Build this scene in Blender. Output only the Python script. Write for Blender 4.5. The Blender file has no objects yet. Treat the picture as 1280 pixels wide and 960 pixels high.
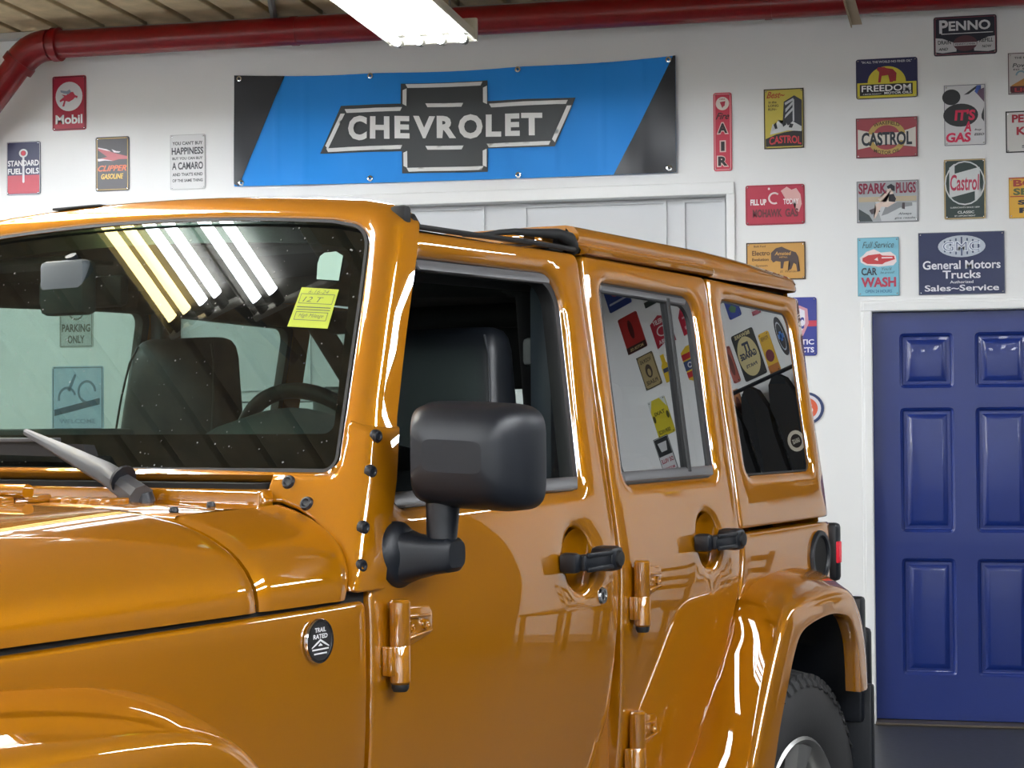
import bpy, bmesh, math, random
from math import sin, cos, pi, radians, atan, atan2, sqrt, tan
from mathutils import Vector, Matrix
from mathutils.geometry import delaunay_2d_cdt
random.seed(7)
SC = bpy.context.scene
COL = SC.collection

# ------------------------------------------------------------------ camera
F_PX, CAM_H = 2200.0, 1.5
ROLL, PITCH, HEAD = radians(0.40), atan(47/2200.0), radians(12.2413)
f0 = Vector((-sin(HEAD), cos(HEAD), 0)); r0 = Vector((cos(HEAD), sin(HEAD), 0))
FW = f0*cos(PITCH) + Vector((0, 0, 1))*sin(PITCH)
U_ = r0.cross(FW)
RT = r0*cos(ROLL) - U_*sin(ROLL); UP = U_*cos(ROLL) + r0*sin(ROLL)
CAM = Vector((0, 0, CAM_H))
cd = bpy.data.cameras.new('camera'); cam = bpy.data.objects.new('camera', cd); COL.objects.link(cam)
cd.sensor_fit = 'HORIZONTAL'; cd.sensor_width = 36; cd.lens = 36*F_PX/1280
cd.clip_start = 0.05; cd.clip_end = 60
M = Matrix((RT, UP, -FW)).transposed().to_4x4(); M.translation = CAM
cam.matrix_world = M
SC.camera = cam

# ------------------------------------------------------------------ world, exposure
w = bpy.data.worlds.new('world'); SC.world = w; w.use_nodes = True
w.node_tree.nodes['Background'].inputs[0].default_value = (0.75, 0.82, 1, 1)
w.node_tree.nodes['Background'].inputs[1].default_value = 0.15
SC.view_settings.view_transform = 'Standard'; SC.view_settings.look = 'None'
SC.view_settings.exposure = 0.0; SC.view_settings.gamma = 1; SC.view_settings.use_curve_mapping = False
TUBE = 48.0          # strength of every fluorescent tube
# fixtures: (x centre, y start, y end, z)
FIXTURES = [(-2.0, 5.16, 7.60, 3.2), (-2.99, 2.5, 4.94, 3.2), (-2.58, 2.42, 4.86, 3.2), (-1.2, -2.8, -0.36, 3.2), (3.6, 5.16, 7.6, 3.2), (3.6, -1.8, .64, 3.2), (1.6, .9, 3.34, 3.2), (3.0, 1.1, 3.54, 3.2), (0.0, -3.6, -1.16, 3.2), (-3.9, -1.6, .84, 3.2), (2.4, -3.0, -.56, 3.2),
            (-6.0, 5.2, 7.64, 3.2), (-4.9, 2.42, 4.86, 3.2), (-4.9, 5.4, 7.84, 3.2), (-2.4, -1.6, 0.84, 3.2), (1.2, -1.8, 0.64, 3.2)]  # all after the third are unseen, added to brighten the room and car

WALL = 8.896
def wallpt(px, py, Y=WALL):
    """a point of the back wall as (X, Z), read from 1280x960 picture measurements"""
    d = FW*F_PX + RT*(px-640) - UP*(py-480)
    t = Y/d.y; P = CAM + d*t
    return P.x, P.z

# ------------------------------------------------------------------ materials
def lin(c):
    if isinstance(c, str):
        c = c.lstrip('#'); c = [int(c[i:i+2], 16)/255 for i in (0, 2, 4)]
    else: c = [v/255 for v in c]
    return tuple(v/12.92 if v <= .04045 else ((v+.055)/1.055)**2.4 for v in c)
_m = {}
def mat(name, col, rough=.5, metal=0, coat=0, coat_ior=1.5, ior=1.5, noise=None, bump=None, emit=0, spec=None, coat_rough=.02):
    if name in _m: return _m[name]
    m = bpy.data.materials.new(name); m.use_nodes = True; nt = m.node_tree; b = nt.nodes['Principled BSDF']
    c = lin(col); b.inputs['Base Color'].default_value = (*c, 1)
    b.inputs['Roughness'].default_value = rough; b.inputs['Metallic'].default_value = metal
    b.inputs['IOR'].default_value = ior
    if coat:
        b.inputs['Coat Weight'].default_value = coat; b.inputs['Coat IOR'].default_value = coat_ior; b.inputs['Coat Roughness'].default_value = coat_rough
    if emit:
        b.inputs['Emission Color'].default_value = (*c, 1); b.inputs['Emission Strength'].default_value = emit
    tc = None
    if noise or bump:
        tc = nt.nodes.new('ShaderNodeTexCoord')
    if noise:      # (scale, amount)
        n = nt.nodes.new('ShaderNodeTexNoise'); n.inputs['Scale'].default_value = noise[0]; n.inputs['Detail'].default_value = 5
        nt.links.new(tc.outputs['Object'], n.inputs['Vector'])
        r = nt.nodes.new('ShaderNodeValToRGB'); a = noise[1]
        r.color_ramp.elements[0].position = .3; r.color_ramp.elements[1].position = .7
        r.color_ramp.elements[0].color = (*[v*(1-a) for v in c], 1); r.color_ramp.elements[1].color = (*[min(1, v*(1+a)) for v in c], 1)
        nt.links.new(n.outputs['Fac'], r.inputs['Fac']); nt.links.new(r.outputs['Color'], b.inputs['Base Color'])
    if bump:       # (scale, strength, distance)
        n = nt.nodes.new('ShaderNodeTexNoise'); n.inputs['Scale'].default_value = bump[0]; n.inputs['Detail'].default_value = 4
        nt.links.new(tc.outputs['Object'], n.inputs['Vector'])
        bp = nt.nodes.new('ShaderNodeBump'); bp.inputs['Strength'].default_value = bump[1]; bp.inputs['Distance'].default_value = bump[2]
        nt.links.new(n.outputs['Fac'], bp.inputs['Height']); nt.links.new(bp.outputs['Normal'], b.inputs['Normal'])
    _m[name] = m; return m
def glass(name, tint, ior, dust=False):
    if name in _m: return _m[name]
    m = bpy.data.materials.new(name); m.use_nodes = True; nt = m.node_tree; nt.nodes.clear()
    o = nt.nodes.new('ShaderNodeOutputMaterial'); mx = nt.nodes.new('ShaderNodeMixShader')
    t = nt.nodes.new('ShaderNodeBsdfTransparent'); t.inputs[0].default_value = (*tint, 1)
    g = nt.nodes.new('ShaderNodeBsdfGlossy'); g.inputs['Roughness'].default_value = 0.0; g.inputs[0].default_value = (.96, .98, 1, 1)
    # ior is given here as the reflectance seen head on; the sheet reflects alike from both sides
    ge = nt.nodes.new('ShaderNodeNewGeometry'); dt = nt.nodes.new('ShaderNodeVectorMath'); dt.operation = 'DOT_PRODUCT'
    nt.links.new(ge.outputs['Normal'], dt.inputs[0]); nt.links.new(ge.outputs['Incoming'], dt.inputs[1])
    def mth(op, a, b=None):
        n = nt.nodes.new('ShaderNodeMath'); n.operation = op
        for i, q in enumerate((a, b)):
            if q is None: continue
            if isinstance(q, (int, float)): n.inputs[i].default_value = q
            else: nt.links.new(q, n.inputs[i])
        return n.outputs[0]
    fs = mth('ADD', mth('MULTIPLY', mth('POWER', mth('SUBTRACT', 1, mth('ABSOLUTE', dt.outputs['Value'])), 5), 1-ior), ior)
    nt.links.new(fs, mx.inputs[0]); nt.links.new(t.outputs[0], mx.inputs[1]); nt.links.new(g.outputs[0], mx.inputs[2])
    if dust:     # dry specks left on the outside of the pane
        tc = nt.nodes.new('ShaderNodeTexCoord'); v = nt.nodes.new('ShaderNodeTexVoronoi'); v.inputs['Scale'].default_value = 100; v.inputs['Randomness'].default_value = 1
        n2 = nt.nodes.new('ShaderNodeTexNoise'); n2.inputs['Scale'].default_value = 5; n2.inputs['Detail'].default_value = 3
        nt.links.new(tc.outputs['Object'], v.inputs['Vector']); nt.links.new(tc.outputs['Object'], n2.inputs['Vector'])
        sp = nt.nodes.new('ShaderNodeSeparateColor'); nt.links.new(v.outputs['Color'], sp.inputs[0])
        size = mth('MULTIPLY', mth('POWER', sp.outputs[0], 4), .20)
        k = mth('MULTIPLY', mth('LESS_THAN', v.outputs['Distance'], size), mth('GREATER_THAN', n2.outputs['Fac'], .44))
        k = mth('ADD', mth('MULTIPLY', k, .35), mth('MULTIPLY', n2.outputs['Fac'], .012))
        df = nt.nodes.new('ShaderNodeBsdfDiffuse'); df.inputs[0].default_value = (.6, .6, .56, 1); m2 = nt.nodes.new('ShaderNodeMixShader')
        nt.links.new(k, m2.inputs[0]); nt.links.new(mx.outputs[0], m2.inputs[1]); nt.links.new(df.outputs[0], m2.inputs[2]); mx = m2
    nt.links.new(mx.outputs[0], o.inputs[0]); _m[name] = m; return m
def paint():
    m = mat('orange_pearl_paint', (168, 106, 1), rough=.48, metal=.35, coat=1, coat_ior=2.75, coat_rough=.012)
    nt = m.node_tree; b = nt.nodes['Principled BSDF']
    b.inputs['Specular IOR Level'].default_value = .08; b.inputs['Specular Tint'].default_value = (1, .62, .12, 1)
    tc = nt.nodes.new('ShaderNodeTexCoord'); v = nt.nodes.new('ShaderNodeTexVoronoi'); v.inputs['Scale'].default_value = 2600
    nt.links.new(tc.outputs['Object'], v.inputs['Vector'])
    hsv = nt.nodes.new('ShaderNodeHueSaturation'); hsv.inputs['Color'].default_value = b.inputs['Base Color'].default_value
    mr = nt.nodes.new('ShaderNodeMapRange'); mr.inputs['To Min'].default_value = .93; mr.inputs['To Max'].default_value = 1.07
    sp = nt.nodes.new('ShaderNodeSeparateColor'); nt.links.new(v.outputs['Color'], sp.inputs[0])
    nt.links.new(sp.outputs[0], mr.inputs[0]); nt.links.new(mr.outputs[0], hsv.inputs['Value']); nt.links.new(hsv.outputs[0], b.inputs['Base Color'])
    return m
PAINT = paint()
BLACK = mat('textured_black_plastic', (16, 20, 27), rough=.42, bump=(900, .25, .0006))
RUBBER = mat('black_rubber', (20, 20, 21), rough=.6)
GAP = mat('dark_gap', (8, 7, 6), rough=.9)
TRIMG = mat('grey_window_channel', (84, 84, 86), rough=.35)
LEATHER = mat('black_leather', (13, 17, 23), rough=.45, bump=(260, .2, .001))
CLOTH = mat('dark_cabin_lining', (13, 14, 16), rough=.85)
PLASTIC = mat('grey_cabin_plastic', (70, 78, 82), rough=.55)
CHROME = mat('chrome', (215, 215, 218), rough=.12, metal=1)
ALLOY = mat('silver_alloy', (176, 176, 174), rough=.32, metal=.8)
TIRE = mat('tyre_rubber', (47, 47, 48), rough=.72, bump=(120, .2, .001))
WHITEW = mat('white_wall_paint', (231, 232, 231), rough=.55, bump=(260, .06, .001))
WHITET = mat('white_trim_paint', (234, 235, 234), rough=.4)
G_CLEAR = glass('windshield_glass', (.33, .44, .38), .075, dust=True)
G_DARK = glass('privacy_glass', (.16, .18, .17), .52)
G_SIDE = glass('side_glass', (.80, .88, .85), .07)

# ------------------------------------------------------------------ mesh helpers
def link(o, parent=None):
    COL.objects.link(o)
    if parent: o.parent = parent
    return o
def mk(name, verts, faces, m, parent=None, smooth=35, mats=None, fm=None):
    me = bpy.data.meshes.new(name); me.from_pydata([tuple(v) for v in verts], [], [tuple(f) for f in faces])
    for mm in (mats or [m]): me.materials.append(mm)
    if fm: me.polygons.foreach_set('material_index', fm)
    me.validate()
    if smooth:
        me.polygons.foreach_set('use_smooth', [True]*len(me.polygons)); me.set_sharp_from_angle(angle=radians(smooth))
    me.update()
    return link(bpy.data.objects.new(name, me), parent)
class MB:
    def __init__(s): s.v = []; s.f = []
    def add(s, V, Fc):
        o = len(s.v); s.v += [Vector(p) for p in V]; s.f += [tuple(i+o for i in f) for f in Fc]; return s
    def box(s, a, b, bev=0, M=None):
        bm = bmesh.new(); bmesh.ops.create_cube(bm, size=1)
        a, b = Vector(a), Vector(b); c = (a+b)/2; d = b-a
        for v in bm.verts: v.co = Vector((v.co.x*d.x, v.co.y*d.y, v.co.z*d.z)) + c
        if bev: bmesh.ops.bevel(bm, geom=bm.edges[:], offset=bev, segments=2, affect='EDGES', profile=.5)
        if M: bm.transform(M)
        bm.verts.index_update(); s.add([v.co.copy() for v in bm.verts], [[v.index for v in f.verts] for f in bm.faces]); bm.free(); return s
    def tube(s, pts, r, n=12, cap=True, closed=False):
        pts = [Vector(p) for p in pts]; N = len(pts)
        rs = r if isinstance(r, (list, tuple)) else [r]*N
        V = []; ref = None
        for i, p in enumerate(pts):
            if closed: t = pts[(i+1) % N]-pts[i-1]
            else: t = pts[min(i+1, N-1)]-pts[max(i-1, 0)]
            t.normalize()
            if ref is None:
                ref = Vector((0, 0, 1)) if abs(t.z) < .9 else Vector((1, 0, 0))
            a = (ref - t*ref.dot(t)).normalized(); b = t.cross(a); ref = a
            for k in range(n):
                q = 2*pi*k/n; V.append(p + (a*cos(q)+b*sin(q))*rs[i])
        Fc = []
        for i in range(N if closed else N-1):
            j = (i+1) % N
            for k in range(n):
                Fc.append((i*n+k, i*n+(k+1) % n, j*n+(k+1) % n, j*n+k))
        if cap and not closed: Fc += [tuple(range(n))[::-1], tuple((N-1)*n+k for k in range(n))]
        return s.add(V, Fc)
    def lathe(s, prof, axis_o, axis_d, n=32, close=False):
        """prof: list of (radius, height along axis)"""
        d = Vector(axis_d).normalized(); ref = Vector((0, 0, 1)) if abs(d.z) < .9 else Vector((1, 0, 0))
        a = (ref-d*ref.dot(d)).normalized(); b = d.cross(a); o = Vector(axis_o)
        V = [o + d*h + (a*cos(2*pi*k/n)+b*sin(2*pi*k/n))*r for (r, h) in prof for k in range(n)]
        Fc = []
        L = len(prof)
        for i in range(L if close else L-1):
            j = (i+1) % L
            for k in range(n): Fc.append((i*n+k, i*n+(k+1) % n, j*n+(k+1) % n, j*n+k))
        return s.add(V, Fc)
    def grid(s, rows, close_u=False):
        n = len(rows[0]); V = [p for r in rows for p in r]; Fc = []
        for i in range(len(rows)-1):
            for k in range(n if close_u else n-1):
                Fc.append((i*n+k, i*n+(k+1) % n, (i+1)*n+(k+1) % n, (i+1)*n+k))
        return s.add(V, Fc)
    def prism(s, poly, mapf, d0, d1):
        """poly in 2D, mapf(u,v,d)"""
        n = len(poly); V = [mapf(u, v, d0) for u, v in poly]+[mapf(u, v, d1) for u, v in poly]
        s.add(V, [tuple(range(n)), tuple(range(2*n-1, n-1, -1))]+[(i, i+n, (i+1) % n+n, (i+1) % n) for i in range(n)]); return s
    def build(s, name, m, parent=None, smooth=35, fix=True):
        o = mk(name, s.v, s.f, m, parent, smooth=0)
        if fix:
            bm = bmesh.new(); bm.from_mesh(o.data); bmesh.ops.recalc_face_normals(bm, faces=bm.faces[:]); bm.to_mesh(o.data); bm.free()
        if smooth:
            me = o.data; me.polygons.foreach_set('use_smooth', [True]*len(me.polygons)); me.set_sharp_from_angle(angle=radians(smooth))
        return o
def bevel(o, w, seg=2):
    bm = bmesh.new(); bm.from_mesh(o.data); bmesh.ops.remove_doubles(bm, verts=bm.verts[:], dist=1e-5)
    bmesh.ops.bevel(bm, geom=[e for e in bm.edges if len(e.link_faces) == 2 and e.calc_face_angle() > .5], offset=w, segments=seg, affect='EDGES', profile=.5)
    bm.to_mesh(o.data); bm.free(); me = o.data; me.polygons.foreach_set('use_smooth', [True]*len(me.polygons)); me.set_sharp_from_angle(angle=radians(50)); return o
def empty(name, loc=(0, 0, 0), rz=0):
    o = bpy.data.objects.new(name, None); o.empty_display_size = .2; COL.objects.link(o); o.location = loc; o.rotation_euler = (0, 0, rz); return o
def tag(o, label=None, cat=None, group=None, kind=None):
    for k, v in (('label', label), ('category', cat), ('group', group), ('kind', kind)):
        if v: o[k] = v
    return o

def rpoly(pts, n=6):
    """pts: (u, v, radius) -> polygon with rounded corners"""
    out = []; N = len(pts)
    for i in range(N):
        p = Vector(pts[i][:2]); r = pts[i][2] if len(pts[i]) > 2 else 0
        if r <= 0: out.append(p); continue
        a = Vector(pts[i-1][:2])-p; b = Vector(pts[(i+1) % N][:2])-p
        la, lb = a.length, b.length; a.normalize(); b.normalize()
        ang = a.angle(b)
        if ang > 3.1: out.append(p); continue
        t = min(r/tan(ang/2), la*.48, lb*.48); rr = t*tan(ang/2)
        c = p + (a+b).normalized()*(rr/sin(ang/2)); s0 = p+a*t-c; s1 = p+b*t-c
        th = s0.angle(s1); sg = 1 if s0.x*s1.y-s0.y*s1.x > 0 else -1
        for k in range(n+1):
            q = sg*th*k/n; out.append(c+Vector((s0.x*cos(q)-s0.y*sin(q), s0.x*sin(q)+s0.y*cos(q))))
    return out
def area(P): return sum(P[i-1].x*P[i].y-P[i].x*P[i-1].y for i in range(len(P)))/2
def densify(P, step):
    o = []
    for i in range(len(P)):
        a, b = P[i], P[(i+1) % len(P)]; n = max(1, int((b-a).length/step+.5))
        o += [a+(b-a)*k/n for k in range(n)]
    return o
def offset(P, d):
    """positive = towards the inside of a CCW polygon"""
    o = []; N = len(P)
    for i in range(N):
        a = P[i]-P[i-1]; b = P[(i+1) % N]-P[i]
        if a.length < 1e-9: a = b
        if b.length < 1e-9: b = a
        a = a.normalized(); b = b.normalized()
        na = Vector((-a.y, a.x)); nb = Vector((-b.y, b.x)); m = na+nb
        if m.length < 1e-6: m = na
        m.normalize(); k = max(.5, m.dot(na)); o.append(P[i]+m*d/k)
    return o
def inside(p, P):
    c = False; j = len(P)-1; x, y = p[0], p[1]
    for i in range(len(P)):
        a, b = P[i], P[j]
        if (a.y > y) != (b.y > y) and x < (b.x-a.x)*(y-a.y)/(b.y-a.y)+a.x: c = not c
        j = i
    return c
def dist(p, P):
    m = 9; p = Vector(p)
    for i in range(len(P)):
        a, b = P[i-1], P[i]; ab = b-a; l = ab.length_squared
        t = 0 if l < 1e-12 else max(0, min(1, (p-a).dot(ab)/l)); q = (a+ab*t-p).length
        if q < m: m = q
    return m
EDGE = [(0, .006), (.0015, .0028), (.004, .0008), (.008, 0)]
HOLE = [(0, .020), (.003, .010), (.008, .004), (.015, 0)]
def panel(name, outer, surf, m, parent, holes=(), edge=EDGE, hole=HOLE, thick=.03, step=.05, back=True, dens=.04, smooth=40):
    """sheet with rounded rims: outer/holes are 2D polygons, surf(u, v, depth) maps them into the car"""
    O = densify(outer, dens)
    if area(O) < 0: O = O[::-1]
    HS = []
    for h in holes:
        h = densify(h, dens)
        if area(h) < 0: h = h[::-1]
        HS.append(h)
    P2 = []; D = []; E = []; first = []
    def ring(P, d):
        o = len(P2); P2.extend(P); D.extend([d]*len(P)); E.extend([(o+i, o+(i+1) % len(P)) for i in range(len(P))]); return o
    for k, (ins, d) in enumerate(edge):
        o = ring(offset(O, ins), d)
        if k == 0: first.append((o, len(O), 1))
    for h in HS:
        for k, (ins, d) in enumerate(hole):
            o = ring(offset(h, -ins), d)
            if k == 0: first.append((o, len(h), -1))
    e_in = edge[-1][0]; h_in = hole[-1][0]
    xs = [p.x for p in O]; ys = [p.y for p in O]
    nx = int((max(xs)-min(xs))/step)+1; ny = int((max(ys)-min(ys))/step)+1
    for i in range(nx+1):
        for j in range(ny+1):
            p = Vector((min(xs)+(i+.37)*step, min(ys)+(j+.41)*step))
            if not inside(p, O) or dist(p, O) < e_in+step*.35: continue
            if any(inside(p, h) or dist(p, h) < h_in+step*.35 for h in HS): continue
            P2.append(p); D.append(0)
    v, e, f, vo, _, _ = delaunay_2d_cdt(P2, E, [], 0, 1e-7)
    dep = []
    for i in range(len(v)): dep.append(D[vo[i][0]] if vo[i] else 0)
    back_map = {}
    for i, l in enumerate(vo):
        for q in l: back_map[q] = i
    tris = []
    for t in f:
        c = (v[t[0]]+v[t[1]]+v[t[2]])/3
        if inside(c, O) and not any(inside(c, h) for h in HS):
            tris.append(tuple(t))
    n = len(v)
    V = [surf(v[i].x, v[i].y, dep[i]) for i in range(n)]
    Fc = list(tris)
    if thick:
        V += [surf(v[i].x, v[i].y, max(thick, dep[i])) for i in range(n)]
        if back: Fc += [tuple(reversed([q+n for q in t])) for t in tris]
        for (o, L, sg) in first:
            idx = [back_map[o+i] for i in range(L)]
            for i in range(L):
                a, b = idx[i], idx[(i+1) % L]
                if a != b: Fc.append((a, b, b+n, a+n) if sg > 0 else (b, a, a+n, b+n))
    mb = MB(); mb.add(V, Fc)
    return mb.build(name, m, parent, smooth=smooth)

# ------------------------------------------------------------------ lettering
_tc = {}
def text_tris(body, bold=0.0, shear=0.0, spacing=1.0):
    k = (body, bold, shear, spacing)
    if k in _tc: return _tc[k]
    cu = bpy.data.curves.new('t', 'FONT'); cu.body = body; cu.offset = bold; cu.shear = shear; cu.resolution_u = 3; cu.space_character = spacing
    ob = bpy.data.objects.new('t', cu); COL.objects.link(ob)
    dg = bpy.context.evaluated_depsgraph_get(); me = bpy.data.meshes.new_from_object(ob.evaluated_get(dg))
    V = [(v.co.x, v.co.y) for v in me.vertices]; Fc = [tuple(p.vertices) for p in me.polygons]
    bpy.data.objects.remove(ob); bpy.data.meshes.remove(me); bpy.data.curves.remove(cu)
    x0 = min(v[0] for v in V); x1 = max(v[0] for v in V); y0 = min(v[1] for v in V); y1 = max(v[1] for v in V)
    V = [((v[0]-x0)/(x1-x0), (v[1]-y0)/(y1-y0)) for v in V]
    _tc[k] = (V, Fc); return _tc[k]
def ink(c): 
    if not isinstance(c, str): return c
    return mat('print_'+c.lstrip('#'), c, rough=.38)
def ell(cx, cy, rx, ry, n=28, a0=0, a1=2*pi):
    return [(cx+rx*cos(a0+(a1-a0)*k/(n if abs(a1-a0) > 6.2 else n-1)), cy+ry*sin(a0+(a1-a0)*k/(n if abs(a1-a0) > 6.2 else n-1))) for k in range(n)]
def rect(x0, y0, x1, y1): return [(x0, y0), (x1, y0), (x1, y1), (x0, y1)]
def arc_band(cx, cy, r0, r1, a0, a1, n=14, sx=1, sy=1):
    A = [(cx+r1*sx*cos(a0+(a1-a0)*k/n), cy+r1*sy*sin(a0+(a1-a0)*k/n)) for k in range(n+1)]
    B = [(cx+r0*sx*cos(a0+(a1-a0)*k/n), cy+r0*sy*sin(a0+(a1-a0)*k/n)) for k in range(n+1)]
    return A, B
def flat(name, polys, color, mapf, d, parent, kind=None):
    """printed shapes: polys in normalised sign units, d = height above the sheet"""
    if len(polys) > 1 and not any(P[0] == 'T' for P in polys):
        return [flat(name, [P], color, mapf, d, parent) for P in polys][0]
    V = []; Fc = []
    for P in polys:
        if P and P[0] == 'T':
            _, body, cx, cy, tw, th, bold, shear, arch = P
            vv, ff = text_tris(body, bold, shear); o = len(V)
            for (x, y) in vv:
                u = cx+(x-.5)*tw; v = cy+(y-.5)*th + arch*(1-4*(x-.5)**2)
                V.append(mapf(u, v, d))
            Fc += [tuple(i+o for i in f) for f in ff]
        elif P and P[0] == 'B':
            A, B = P[1], P[2]; o = len(V); n = len(A)
            V += [mapf(u, v, d) for u, v in A]+[mapf(u, v, d) for u, v in B]
            Fc += [(o+i, o+i+1, o+n+i+1, o+n+i) for i in range(n-1)]
        else:
            o = len(V); V += [mapf(u, v, d) for u, v in P]; Fc.append(tuple(range(o, o+len(P))))
    bm = bmesh.new(); bv = [bm.verts.new(v) for v in V]
    for f in Fc:
        try: bm.faces.new([bv[i] for i in f])
        except ValueError: pass
    bmesh.ops.triangulate(bm, faces=[f for f in bm.faces if len(f.verts) > 4])
    me = bpy.data.meshes.new(name); bm.to_mesh(me); bm.free(); me.materials.append(ink(color))
    return link(bpy.data.objects.new(name, me), parent)
def T(body, cx, cy, w, h, bold=.02, shear=0, arch=0): return ('T', body, cx, cy, w, h, bold, shear, arch)
def Bd(cx, cy, r0, r1, a0, a1, sx=1, sy=1): 
    A, B = arc_band(cx, cy, r0, r1, a0, a1, 20, sx, sy); return ('B', A, B)

# ------------------------------------------------------------------ the room
XL, XR, YB, ZC = -7.0, 5.6, -4.0, 3.66
DX0, DX1, DZ = -0.105, 0.809, 2.035          # blue door opening
GX0, GX1, GZ = -3.84, -0.785, 2.69           # white sectional garage door opening
S = lambda o: tag(o, kind='structure')
fm = mat('dark_grey_epoxy_floor', (46, 47, 49), rough=.42, noise=(30, .25), bump=(60, .15, .002))
S(MB().box((XL, YB, -.1), (XR, WALL+.35, 0)).build('floor', fm, smooth=0))
mb = MB()
mb.box((XL, WALL, 0), (GX0, WALL+.2, ZC)).box((GX0, WALL, GZ), (GX1, WALL+.2, ZC)).box((GX1, WALL, 0), (DX0-.0, WALL+.2, ZC))
mb.box((DX0, WALL, DZ), (DX1, WALL+.2, ZC)).box((DX1, WALL, 0), (XR, WALL+.2, ZC))
S(mb.build('wall_back', WHITEW, smooth=0))
S(MB().box((XL-.2, YB, 0), (XL, WALL+.2, ZC)).build('wall_left', WHITEW, smooth=0))
DARKW = mat('unlit_side_wall_dark', (36, 35, 34), rough=.6)  # dark colour stands for an unlit side mirrored in the car doors
S(MB().box((XR, YB, 0), (XR+.2, WALL+.2, ZC)).build('wall_right', DARKW, smooth=0))
S(MB().box((XL-.2, YB-.2, 0), (XR+.2, YB, ZC)).build('wall_front', WHITEW, smooth=0))
CEIL = mat('tan_ceiling_deck', (178, 158, 122), rough=.8, noise=(6, .2))
ceil = S(MB().box((XL-.2, YB-.2, ZC+.05), (XR+.2, WALL+.2, ZC+.15)).build('ceiling', CEIL, smooth=0))
jm = mat('ceiling_board', (190, 170, 132), rough=.75, noise=(9, .2))
jd = bpy.data.meshes.new('board')
j0 = MB().box((-.105, YB, 0), (.105, WALL, .05), bev=.006).build('board', jm, ceil, smooth=0)
j0.location = (XL+.2, 0, ZC)
k = 1
while XL+.2+k*.25 < XR:
    c = j0.copy(); COL.objects.link(c); c.parent = ceil; c.location = (XL+.2+k*.25, 0, ZC); k += 1
BEAM = mat('grey_steel_beam', (120, 118, 112), rough=.6)
for i, (x0, x1) in enumerate(((-5.4, -3.2), (-3.2, -1.0), (-1.0, 1.2), (1.2, 3.4))):
    # light steel joists crossing below the deck
    o = MB().tube([(x0, WALL-.05, ZC-.015), (x1, 2.0, ZC-.015)], .02, 6).build('joist', BEAM, ceil)
# wall head strip above the pipe
S(MB().box((XL, WALL-.06, 3.625), (XR, WALL, ZC), bev=.004).build('trim_1', mat('grey_head_trim', (176, 174, 168), rough=.6), smooth=0))

# garage door: five wide sections with embossed panels
gd = empty('door_2', ((GX0+GX1)/2, WALL+.09, 0)); S(gd)
gm = mat('white_garage_door', (206, 208, 210), rough=.5)
gw = (GX1-GX0)
for i in range(5):
    h = 2.69/5; z0 = i*h
    sec = MB().box((-gw/2, 0, z0+.003), (gw/2, .045, z0+h-.003), bev=.004).build('section', gm, gd, smooth=0)
    for a_, b_ in ((-3.80, -3.05), (-2.84, -2.09), (-1.88, -1.13), (-1.05, -.83)):
        cx = (a_+b_)/2-(GX0+GX1)/2; ww = b_-a_
        q = MB()
        for (a, b, c_, d_) in ((cx-ww/2, z0+.06, cx+ww/2, z0+.075), (cx-ww/2, z0+h-.075, cx+ww/2, z0+h-.06), (cx-ww/2, z0+.075, cx-ww/2+.015, z0+h-.075), (cx+ww/2-.015, z0+.075, cx+ww/2, z0+h-.075)):
            q.box((a, -.012, b), (c_, .004, d_))
        q.build('embossed_panel', gm, sec, smooth=0)
mb = MB()
for (a, b) in (((GX0-.01, GZ-.05), (GX1+.01, GZ+.012)), ((GX1-.03, 0), (GX1+.012, GZ-.05)), ((GX0-.012, 0), (GX0+.03, GZ-.05))):
    mb.box((a[0], WALL-.014, a[1]), (b[0], WALL+.09, b[1]), bev=.004)
S(mb.build('trim_2', WHITET, smooth=0))

# blue six panel door
BLUE = mat('blue_door_paint', (9, 38, 112), rough=.38, coat=.3, noise=(2.0, .06))
dr = empty('door_1', (DX0, WALL+.045, 0)); S(dr)
dw = DX1-DX0; dx = lambda v: v-DX0
cols = [(.05, .268), (.412, .63)]
rows = [(1.533+.14, 1.903), (.96, 1.534), (.256, .79)]
holes = [rpoly([(dx(a), c_, .003), (dx(b), c_, .003), (dx(b), d_, .003), (dx(a), d_, .003)], 2) for (a, b) in cols for (c_, d_) in rows]
sf = lambda u, v, d: Vector((u, d, v))
panel('door_leaf', rpoly([(0.004, .016), (dw-.004, .016), (dw-.004, DZ-.005), (.004, DZ-.005)]), sf, BLUE, dr, holes=holes, edge=[(0, .002), (.002, 0)],
      hole=[(0, .016), (.005, .015), (.010, .006), (.016, .004), (.021, .0)], thick=.04, step=.2, dens=.5, smooth=25)
for (a, b) in cols:
    for (c_, d_) in rows:
        panel('door_panel', rpoly([(dx(a), c_), (dx(b), c_), (dx(b), d_), (dx(a), d_)]), lambda u, v, d: Vector((u, d+.003, v)), BLUE, dr,
              edge=[(0, .014), (.012, .013), (.034, .001), (.040, 0)], thick=.03, step=.3, dens=.5, smooth=20)
mb = MB().tube([(dw-.07, -.001, .95), (dw-.07, -.05, .95)], .014, 10); mb.lathe([(0, -.075), (.02, -.073), (.028, -.06), (.02, -.045), (.012, -.04)], (dw-.07, 0, .95), (0, 1, 0), 18)
mb.build('door_knob', CHROME, dr)
mb = MB()
cw = .052
for (a, b) in (((DX0-cw, DZ), (DX1+cw, DZ+cw)), ((DX0-cw, 0), (DX0, DZ)), ((DX1, 0), (DX1+cw, DZ))):
    mb.box((a[0], WALL-.016, a[1]), (b[0], WALL, b[1]), bev=.004)
    e = .014
    mb.box((a[0]+(e if a[0] < DX0 else 0), WALL-.022, a[1]), (b[0]-(e if b[0] > DX1 else 0), WALL-.012, b[1]-(e if b[1] > DZ else 0)), bev=.003)
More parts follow.
